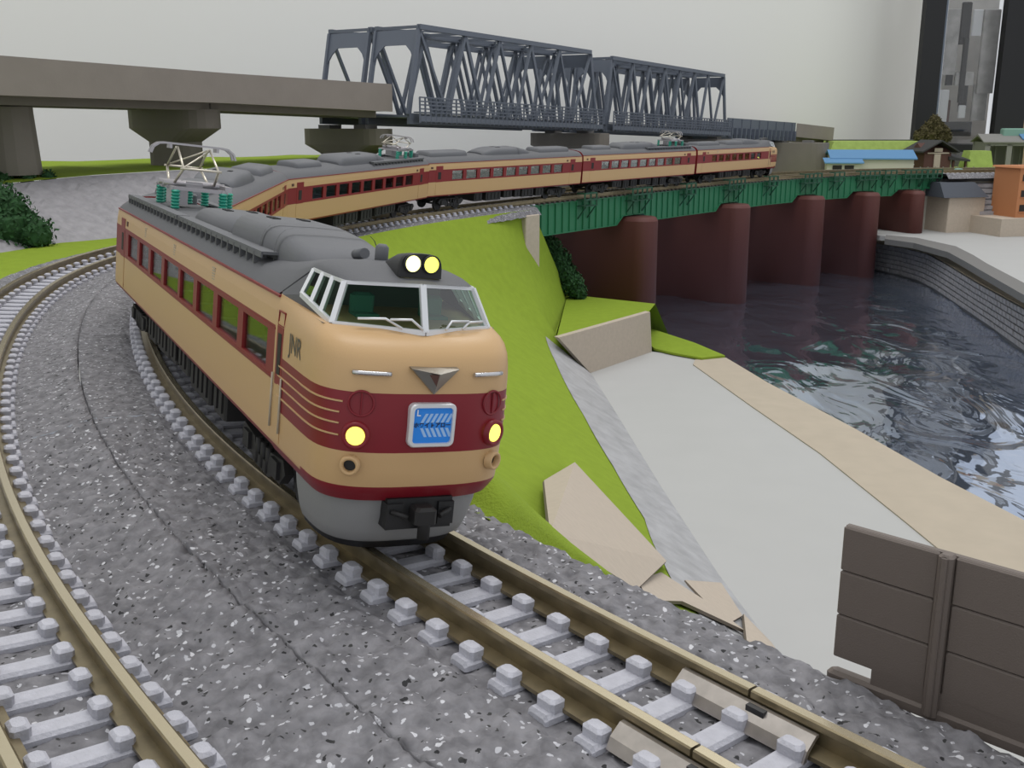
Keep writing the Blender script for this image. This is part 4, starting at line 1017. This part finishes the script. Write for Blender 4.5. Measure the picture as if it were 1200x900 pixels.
def truss_span(A, B, zA, zB, tA, tB, off, n, label):
    """A, B: near bottom chord ends (plan); z bottom; t top; off: offset of the whole span to the far side"""
    d = vdir(A, B); nx_, ny_ = -d[1], d[0]; L = math.dist(A, B); t = thing('truss_span', label, 'truss bridge', (A[0] + nx_ * off, A[1] + ny_ * off, zA))
    W = 3.0
    def P(u, o, v): # u 0..1, v 0 bottom .. 1 top chord
        zb = (zB - zA) * u; h = (tA - zA) + ((tB - zB) - (tA - zA)) * u
        return Vector((d[0] * L * u + nx_ * o, d[1] * L * u + ny_ * o, zb + h * v))
    IN = .30; pn = 1 / n; tu = lambda j: IN * pn if j == 0 else (1 - IN * pn if j == n - 1 else (j + .5) * pn)
    for o in (0, W):
        m = MB(); m.bar(P(0, o, .06), P(1, o, .06), .22, .60); m.build('bottom_chord', M['truss'], t)
        m = MB(); m.bar(P(pn * IN, o, .985), P(1 - pn * IN, o, .985), .26, .28); m.build('top_chord', M['truss'], t)
        for i in range(n):
            for q0, q1 in (((i) * pn, tu(i)), (tu(i), (i + 1) * pn)):
                up = i * 2 + (q0 != i * pn); b, e = (P(q0, o, .1), P(q1, o, .96)) if q0 == i * pn else (P(q0, o, .96), P(q1, o, .1))
                end = (i == 0 and q0 == 0) or (i == n - 1 and q0 != i * pn)
                wd = .30 if end else (.24 if (up % 4 in (0, 3)) else .17)
                m = MB(); m.bar(b, e, .16, wd, up=(d[0], d[1], 0)); m.build('end_post' if end else 'diagonal', M['truss'], t)
    for i in range(n):
        u = tu(i); m = MB(); m.bar(P(u, 0, .985), P(u, W, .985), .12, .16); m.build('top_strut', M['truss'], t)
        if i < n - 1:
            v = tu(i + 1); m = MB(); m.bar(P(u, 0, .985), P(v, W, .985), .09, .09); m.build('lateral_brace', M['truss'], t); m = MB(); m.bar(P(v, 0, .985), P(u, W, .985), .09, .09); m.build('lateral_brace', M['truss'], t)
    for u0, u1 in ((0, pn * IN), (1, 1 - pn * IN)):     # portals: plate with knees between the end posts
        f = .80; m = MB(); pl = lambda o, f: P(u0 + (u1 - u0) * f, o, .1 + .86 * f); th = Vector((d[0], d[1], 0)) * .05
        ring = [pl(0, 1), pl(W, 1), pl(W, .60), pl(W - .35, .74), pl(W - .75, .82), pl(.75, .82), pl(.35, .74), pl(0, .60)]
        m.loft([[p - th for p in ring], [p + th for p in ring]], True, True, True); m.build('portal_plate', M['truss'], t)
    m = MB(); m.bar(P(0, W / 2, .085), P(1, W / 2, .085), W, .12); m.build('floor_deck', M['truss'], t)
    if off < 1:
        w_ = MB(); w_.bar(P(.01, -.42, .125), P(.99, -.42, .125), .45, .07); w = w_.build('side_walkway', M['truss'], t)
        m = MB(); np_ = int(L / .50)
        for i in range(np_ + 1):
            u = .01 + .98 * i / np_; m.bar(P(u, -.64, .02), P(u, -.64, .275), .10, .10)
        for v in (.16, .20, .235, .275): m.bar(P(.01, -.64, v), P(.99, -.64, v), .075, .075)
        m.bar(P(.01, -.66, .06), P(.99, -.66, .06), .05, .30); m.build('walkway_railing', M['truss'], w)
for off, sd in ((0, 'near side'), (3.5, 'far side')):
    truss_span((-5.75, 58.75), (6.2, 77.7), 3.96, 3.40, 9.30, 8.98, off, 6, f'first blue-grey steel truss from the left, {sd} of the pair')
    truss_span((6.9, 78.6), (19.3, 95.6), 3.36, 2.72, 8.78, 8.12, off, 8, f'second blue-grey steel truss, {sd} of the pair')
# ribbed girder and last concrete box
def ribbed(A, B, z0, z1, label, mt, ribs, name):
    d = vdir(A, B); L = math.dist(A, B); t = thing(name, label, 'viaduct', (A[0], A[1], z0), (0, 0, math.atan2(d[1], d[0]))); h = z1 - z0
    sl = math.atan2(-.45, L); t.rotation_euler = (Matrix.Rotation(math.atan2(d[1], d[0]), 3, 'Z') @ Matrix.Rotation(-sl, 3, 'Y')).to_euler()
    m = MB(); m.box((L / 2, .05, h * .62), (L, .1, h * .76)); m.build('parapet', mt, t); m = MB(); m.box((L / 2, 6.55, h * .62), (L, .1, h * .76)); m.build('parapet', mt, t)
    m = MB(); m.box((L / 2, 3.3, h * .30), (L, 6.4, h * .16)); m.build('deck_slab', mt, t)
    m = MB(); m.box((L / 2, 1.2, h * .12), (L, .2, h * .3)); m.box((L / 2, 5.4, h * .12), (L, .2, h * .3)); m.build('girder_web', mt, t)
    for i in range(ribs): m = MB(); m.box((L * (i + .5) / ribs, -.12, h * .30), (.14, .34, h * .5)); m.build('rib', mt, t)
    for i in range(ribs // 2): m = MB(); m.box((L * (i + .5) / (ribs // 2), -.03, h * .72), (.05, .06, h * .54)); m.build('panel_seam', mt, t)
ribbed((19.6, 96.0), (28.6, 106.5), 2.55, 4.45, 'ribbed blue-grey girder span right of the second steel truss', M['truss'], 16, 'viaduct_span')
ribbed((28.8, 106.7), (34.0, 111.5), 2.2, 3.95, 'short plain grey concrete span at the right end of the viaduct', M['concrete'], 0, 'viaduct_span')

# ------------------------------------------------------------------ noise barrier
d = Vector((1.09, -1.05, 0)).normalized()
t = thing('noise_barrier', 'brown-grey panelled noise barrier standing at the ballast edge, lower right', 'barrier', (2.72, 7.79, -.42), (0, 0, math.atan2(d.y, d.x)))
def zc(u): return .0
rowsz = [(.985, 1.375), (.595, .985), (.205, .595)]
for (u0, u1) in ((0, .78), (.90, 2.6)):
    for i, (za, zb_) in enumerate(rowsz):
        m = MB(); m.bbox(((u0 + u1) / 2, 0, (za + zb_) / 2), (u1 - u0, .085, zb_ - za - .014), .015)
        m.build('panel', M['fence'], t)
m = MB(); m.box((1.3, .012, .80), (2.58, .05, 1.14)); m.build('panel_core', M['fence'], t)
m = MB(); m.box((1.47, 0, .13), (2.26, .08, .19)); m.build('lower_panel', M['fence'], t)
m = MB(); m.bbox((.84, -.03, .70), (.115, .13, 1.36), .02); m.bbox((.84, -.10, .70), (.05, .03, 1.34), .01); m.build('post', M['fence'], t)
m = MB(); m.bbox((1.28, 0, .03), (2.64, .13, .10), .03); m.build('base_rail', M['fence'], t)

# ------------------------------------------------------------------ far right village
m = MB(); m.prism([(24.5, 94.5), (34, 92.2), (46, 91.5), (62, 88), (62, 117.4), (31, 117.4), (24.5, 112)], -8.9, -.95); struct(m.build('village_ground', M['cream']))
m = MB(); m.prism([(25, 95), (33, 96), (62, 92.5), (62, 118), (28, 118)], -.95, -.82); struct(m.build('village_grass', M['grass2']))
m = MB(); m.prism([(33, 92.5), (62, 89), (62, 92.4), (33, 96)], -.95, -.78); struct(m.build('village_road', M['asphalt']))
def slab(pts, z0, z1, zt_slope, label, name='grass_mound', inset=1.6, mt='grass2'):
    m = MB(); cx = sum(p[0] for p in pts) / len(pts); cy = sum(p[1] for p in pts) / len(pts)
    top = [(x + (cx - x) * inset / 8, y + (cy - y) * inset / 8, z1) for x, y in pts]
    m.loft([[(x, y, z0) for x, y in pts], top], True, True, True); o = m.build(name, M[mt]); tag(o, label, 'mound')
slab([(31, 105), (45, 106.5), (45.5, 116.5), (33, 116.5)], -.85, 2.15, 0, 'pale green mound behind the blue-roofed house, with a road along its top')
slab([(45.2, 104), (48.0, 104), (48.0, 106.3), (45.2, 106.3)], -.85, 1.3, 0, 'small pale green mound with a cream side between the temple and the grey shed', inset=2.2)
m = MB(); m.box((38, 112, 2.22), (13, 1.2, .08)); o = m.build('mound_road', M['asphalt']); tag(o, 'narrow grey road along the top of the pale green mound', 'road')
def gable(x0, x1, y0, y1, ze, zr, over=.25, th=.12):
    m = MB(); ym = (y0 + y1) / 2
    for a, b in ((y0 - over, ym), (y1 + over, ym)):
        za = ze - (zr - ze) * over / (ym - y0)
        m.loft([[(x0 - over, a, za), (x1 + over, a, za), (x1 + over, a, za + th), (x0 - over, a, za + th)], [(x0 - over, b, zr), (x1 + over, b, zr), (x1 + over, b, zr + th), (x0 - over, b, zr + th)]], True, True, True)
    return m
def house_walls(x0, x1, y0, y1, h, zr):
    m = MB(); ym = (y0 + y1) / 2; m.loft([[(x, y0, 0), (x, y1, 0), (x, y1, h), (x, ym, zr), (x, y0, h)] for x in (x0, x1)], True, True, True); return m
t = thing('house', 'cream house with a pale blue roof beyond the far end of the bridge', 'house', (34.3, 101.0, -.82), (0, 0, -.12))
house_walls(-3.6, 3.9, -1.6, 1.8, 1.5, 2.15).build('wall', M['cream'], t); gable(-3.6, 3.9, -1.6, 1.8, 1.55, 2.2).build('roof', M['bluer'], t)
m = MB(); m.box((-2.7, -2.1, .55), (3.1, 1.1, 1.1)); a = m.build('annex_wall', M['cream'], t)
m = MB(); m.loft([[(-4.5, -2.9, 1.1), (-.9, -2.9, 1.1), (-.9, -2.9, 1.2), (-4.5, -2.9, 1.2)], [(-4.5, -1.55, 1.5), (-.9, -1.55, 1.5), (-.9, -1.55, 1.6), (-4.5, -1.55, 1.6)]], True, True, True); m.build('annex_roof', M['bluer'], t)
for wx in (-3.3, -2.2): m = MB(); m.box((wx, -2.68, .62), (.85, .06, .62)); m.build('window', M['dark'], t)
m = MB(); m.box((3.93, .1, .55), (.06, .4, .7)); m.build('window', M['dark'], t)
m = MB(); m.box((3.91, 0, 1.0), (.04, 3.3, .1)); m.build('wall_trim', M['white2'], t)
t = thing('dome_tank', 'small white dome behind the left corner of the blue-roofed house', 'tank', (30.5, 105, -.8))
m = MB(); m.loft([[(1.0 * math.cos(p) * math.cos(a), 1.0 * math.cos(p) * math.sin(a), 1.9 + .9 * math.sin(p)) for a in [math.tau * i / 16 for i in range(16)]] for p in (0, .4, .8, 1.2, 1.5)], True, False, True, smooth=True); m.build('dome', M['white2'], t)
m = MB(); m.tube([(0, 0, 0), (0, 0, 1.9)], 1.0, 16); m.build('drum', M['cream'], t)
t = thing('shrine_house', 'brown timber house with dark tiled roofs in front of the conifer', 'house', (41.3, 103.6, -.82), (0, 0, .25))
house_walls(-1.5, 1.5, -1.2, 1.4, 1.9, 2.9).build('wall', M['brown'], t)
m = gable(-1.2, 1.4, -1.5, 1.5, 0, 0); m = MB()
for sg in (1, -1): m.loft([[(sg * 2.1, y, 2.0), (sg * 2.1, y, 2.15), (0, y, 3.2), (0, y, 3.05)] for y in (-1.7, 1.7)], True, True, True)
m.build('roof', M['tile'], t)
m = MB(); m.box((0, -1.26, 1.95), (2.4, .06, .12)); m.box((0, -1.24, 2.25), (.9, .05, .35)); m.build('gable_beam', M['card'], t)
m = MB(); m.box((-.1, -1.28, 1.2), (.7, .08, 1.3)); m.build('door_panel', M['card'], t)
m = MB(); m.loft([[(1.2, -1.4, 1.3), (3.6, -1.4, 1.1), (3.6, -1.4, 1.3), (1.2, -1.4, 1.6)], [(1.2, 1.2, 1.7), (3.6, 1.2, 1.5), (3.6, 1.2, 1.8), (1.2, 1.2, 2.1)]], True, True, True); m.build('porch_roof', M['tile'], t)
for x, y in ((1.9, -1.1), (3.3, -1.1), (2.6, 1.0)): m = MB(); m.box((x, y, .65), (.18, .18, 1.3)); m.build('porch_post', M['brown'], t)
t = thing('fence', 'grey-brown fence in front of the timber house', 'fence', (41.6, 100.9, -.80), (0, 0, .05))
for i in range(9): m = MB(); m.box((-3 + i * .75, 0, .35), (.09, .09, .7)); m.build('fence_post', M['ghouse'], t)
m = MB(); m.box((0, .02, .34), (6.1, .05, .56)); m.build('fence_panel', M['kerb'], t)
t = thing('conifer', 'bronze-green layered conifer behind the timber house', 'tree', (44.2, 110.5, 2.1))
m = MB(); m.tube([(0, 0, 0), (.05, 0, 1), (0, 0, 2.3)], [.2, .15, .08], 8); m.build('trunk', M['stem'], t)
leafy(t, 'foliage', M['leafb'], [(0, 0, 2.1, .55), (-.5, 0, 1.65, .5), (.5, .1, 1.6, .5), (-.9, 0, 1.1, .55), (.2, -.2, 1.2, .6), (1.0, 0, 1.05, .55), (-1.4, 0, .55, .6), (-.4, -.2, .6, .6), (.6, 0, .6, .6), (1.4, .1, .5, .55)], 4000, .16, 9)
t = thing('shed', 'grey two-bay shed with a teal roof lantern at the right edge', 'shed', (51.2, 107.5, -.3), (0, 0, -.15))
m = MB()
for x, w_ in ((-3.0, .5), (-.9, .5), (1.3, .6)): m.box((x, -2.0, 1.1), (w_, .3, 2.2))
m.box((-.85, -2.0, 2.3), (4.9, .3, .5)); m.box((-3.1, 0, 1.2), (.25, 4, 2.4)); m.box((3.4, -1.9, 1.2), (3.8, .3, 2.4)); m.box((-.8, 2, 1.2), (5, .25, 2.4)); m.build('wall', M['ghouse'], t)
m = MB(); m.loft([[(x, -2.4, 2.45), (x, 0, 3.2), (x, 2.4, 2.45), (x, 2.4, 2.35), (x, 0, 3.0), (x, -2.4, 2.35)] for x in (-3.5, 5.5)], True, True, True); m.build('roof', M['ghouse'], t)
m = MB(); m.bbox((-.2, 0, 3.35), (2.0, 1.2, .8), .1); m.build('roof_lantern', M['groof'], t)
m = MB(); m.box((2.6, -.9, 3.05), (4.6, 2.2, .12), M=Matrix.Rotation(.33, 3, 'X')); m.build('roof_sheet', M['bluer'], t)
for x in (-2.1, -1.6, .1, .8): m = MB(); m.box((x, 0, 1.0), (.16, .16, 2.0)); m.build('inner_post', M['ghouse'], t)
t = thing('apartment_block', 'orange block with small dark windows at the right edge', 'building', (44.4, 89.2, -3.75), (0, 0, .22))
m = MB(); m.box((0, 0, 2.05), (4.8, 3.2, 4.1)); m.build('wall', M['orange'], t)
m = MB(); m.loft([[(-2.6, -1.8, 4.1), (2.6, -1.8, 4.1), (2.6, 1.8, 4.1), (-2.6, 1.8, 4.1)], [(-2.5, -1.7, 4.25), (2.5, -1.7, 4.25), (2.5, 1.7, 4.25), (-2.5, 1.7, 4.25)]], True, True, True); m.build('roof', M['orange'], t)
for z in (.8, 2.0, 3.3):
    for x, w_ in ((-1.75, .7), (-.45, .28), (.8, .7), (1.9, .28)):
        m = MB(); m.box((x, -1.60, z), (w_, .06, .55)); wdw = m.build('window', M['dark'], t); m = MB(); m.box((x, -1.64, z - .31), (w_ + .12, .08, .06)); m.build('window_sill', M['orange'], wdw)
m = MB(); m.box((44.8, 88.9, -4.48), (9.5, 4.4, 1.5), rz=.22); o = m.build('plinth', M['card']); tag(o, 'low beige plinth under the orange block', 'plinth')
t = thing('stone_wedge', 'pale grey stone slope between the far abutment and the orange block', 'slope', (41.2, 90.9, -5.2))
m = MB(); m.loft([[(-.9, -1.6, 0), (1.5, -1.8, 0), (1.5, 1.2, 0), (-.9, 1.2, 0)], [(-1.1, .2, 4.1), (1.1, .2, 4.1), (1.1, 1.2, 4.1), (-1.1, 1.2, 4.1)]], True, True, True); m.build('slope_body', M['stone'], t)
for i in range(9):
    f = i / 9; m = MB(); m.box((.25 - .2 * f, -1.72 + 1.85 * f + .05, .25 + 4.1 * f), (2.3, .1, .3)); m.build('stone_course', M['stone'], t)
t = thing('parked_truck', 'small teal truck on the road left of the orange block', 'truck', (39.3, 95.0, -.78), (0, 0, -.1))
m = MB(); m.bbox((0, 0, .42), (1.9, .8, .4), .05); m.build('cargo_bed', M['groof'], t); m = MB(); m.bbox((1.25, 0, .48), (.6, .8, .6), .08); m.build('cab', M['groof'], t)
for x in (-.6, 1.2):
    m = MB(); m.tube([(x, -.42, .17), (x, .42, .17)], .17, 12); m.build('wheel', M['black'], t)

# ------------------------------------------------------------------ room behind
m = MB(); d = vdir((-46, 68), (50.4, 130.5)); n_ = (-d[1], d[0])
a, b = (-46, 68), (50.4, 130.5); m.loft([[(a[0], a[1], z), (b[0], b[1], z), (b[0] + n_[0] * 2, b[1] + n_[1] * 2, z), (a[0] + n_[0] * 2, a[1] + n_[1] * 2, z)] for z in (-60, 75)], True, True, True)
struct(m.build('wall_back', M['wall']))
m = MB(); m.box((-44, 15, 7.5), (2, 60, 135)); struct(m.build('wall_left', M['wall']))
m = MB(); m.box((20, 60, -60), (260, 260, 1)); struct(m.build('floor', M['kerb']))
t = thing('display_cabinet', 'tall black-framed glass display cabinet filled with packaged goods', 'cabinet', (51, 121, -60))
for x in (-4.85, 4.55): m = MB(); m.box((x, -2.4, 67), (2.2 if x < 0 else 3.2, 1.2, 134)); m.build('frame_post', M['blackf'], t)
m = MB(); m.box((.6, 3.5, 67), (8.4, .4, 134)); m.build('back_panel', M['shelf'], t)
m = MB(); m.box((-.3, 0, 61.2), (8, 6, .8)); m.build('shelf', M['blackf'], t)
m = MB(); m.box((-.4, -2.2, 67), (6.8, .08, 133)); m.build('glass_pane', M['bglass'], t)
m = MB(); m.box((-3.45, -2.0, 67), (.35, .5, 133)); m.build('edge_strip', M['bluegrey'], t)
m = MB(); m.box((-3.2, -1.9, 67), (.12, .3, 133)); m.build('edge_trim', M['chrome'], t)
goods = [('clear plastic pack at the top left of the cabinet, beside the frame', 48.9, 12.5, 1.8, 7, 'pack', .05), ('bent dark metal tool hanging at the top of the cabinet', 50.5, 14.5, 1.1, 4.5, 'packd', -.3),
         ('white card hanging at the top right of the cabinet', 51.9, 14.6, 1.1, 2.8, 'packw', .1), ('long dark bar hanging in the left half of the cabinet', 49.5, 10.2, .8, 4.6, 'packd', .05),
         ('long dark rod in the middle of the cabinet', 50.7, 9.5, .6, 7.0, 'packd', 0), ('grey folded pouch in the middle of the cabinet', 51.0, 8.6, 2.2, 1.5, 'pack', .3), ('dark pouch below the grey folded pouch', 51.2, 6.5, .9, 3.0, 'packd', -.1),
         ('small bright white tag right of the dark rod', 53.0, 9.3, .45, 1.3, 'packw', .1), ('white tag low in the middle of the cabinet', 51.0, 5.0, .8, 1.4, 'packw', -.05), ('tall clear pack in the right half of the cabinet', 53.4, 11.5, 1.9, 9, 'pack', -.06),
         ('clear pack low in the right half of the cabinet', 53.1, 6.0, 1.7, 4, 'pack', .05), ('red-brown handle low in the left half of the cabinet', 49.7, 5.1, .45, 2.4, 'brown', -.15), ('dark tools heaped on the cabinet shelf', 50.6, 3.1, 3.4, 1.6, 'packd', .12), ('pale sheet at the lower left of the cabinet', 48.7, 5.3, 1.5, 4.2, 'packw', 0)]
for k, (lb, x, z, w_, h_, mt, a_) in enumerate(goods):
    m = MB(); Mx = Matrix.Rotation(a_, 3, 'Y'); m.bbox((x, 120.2 + .25 * (k % 4), z + .2), (w_, .35, h_), .08, M=None)
    o = m.build('hanging_package', M[mt]); tag(o, lb, 'package')
m = MB(); m.box((59.5, 119.5, 5), (4.2, 1.0, 14)); o = m.build('tan_panel', M['curtain']); tag(o, 'tan panel right of the display cabinet', 'panel')
m = MB(); m.box((60, 120.5, 14), (8, .5, 9)); o = m.build('reflection_panel', M['packw']); tag(o, 'bright pale panel standing in for window reflections above the tan panel at the right edge', 'panel')  # bright window reflections put in as a plain pale sheet
m = MB(); m.box((56.9, 119.0, 4), (.7, .6, 8)); o = m.build('mesh_strip', M['bluegrey']); tag(o, 'narrow blue-grey strip beside the tan panel', 'strip')
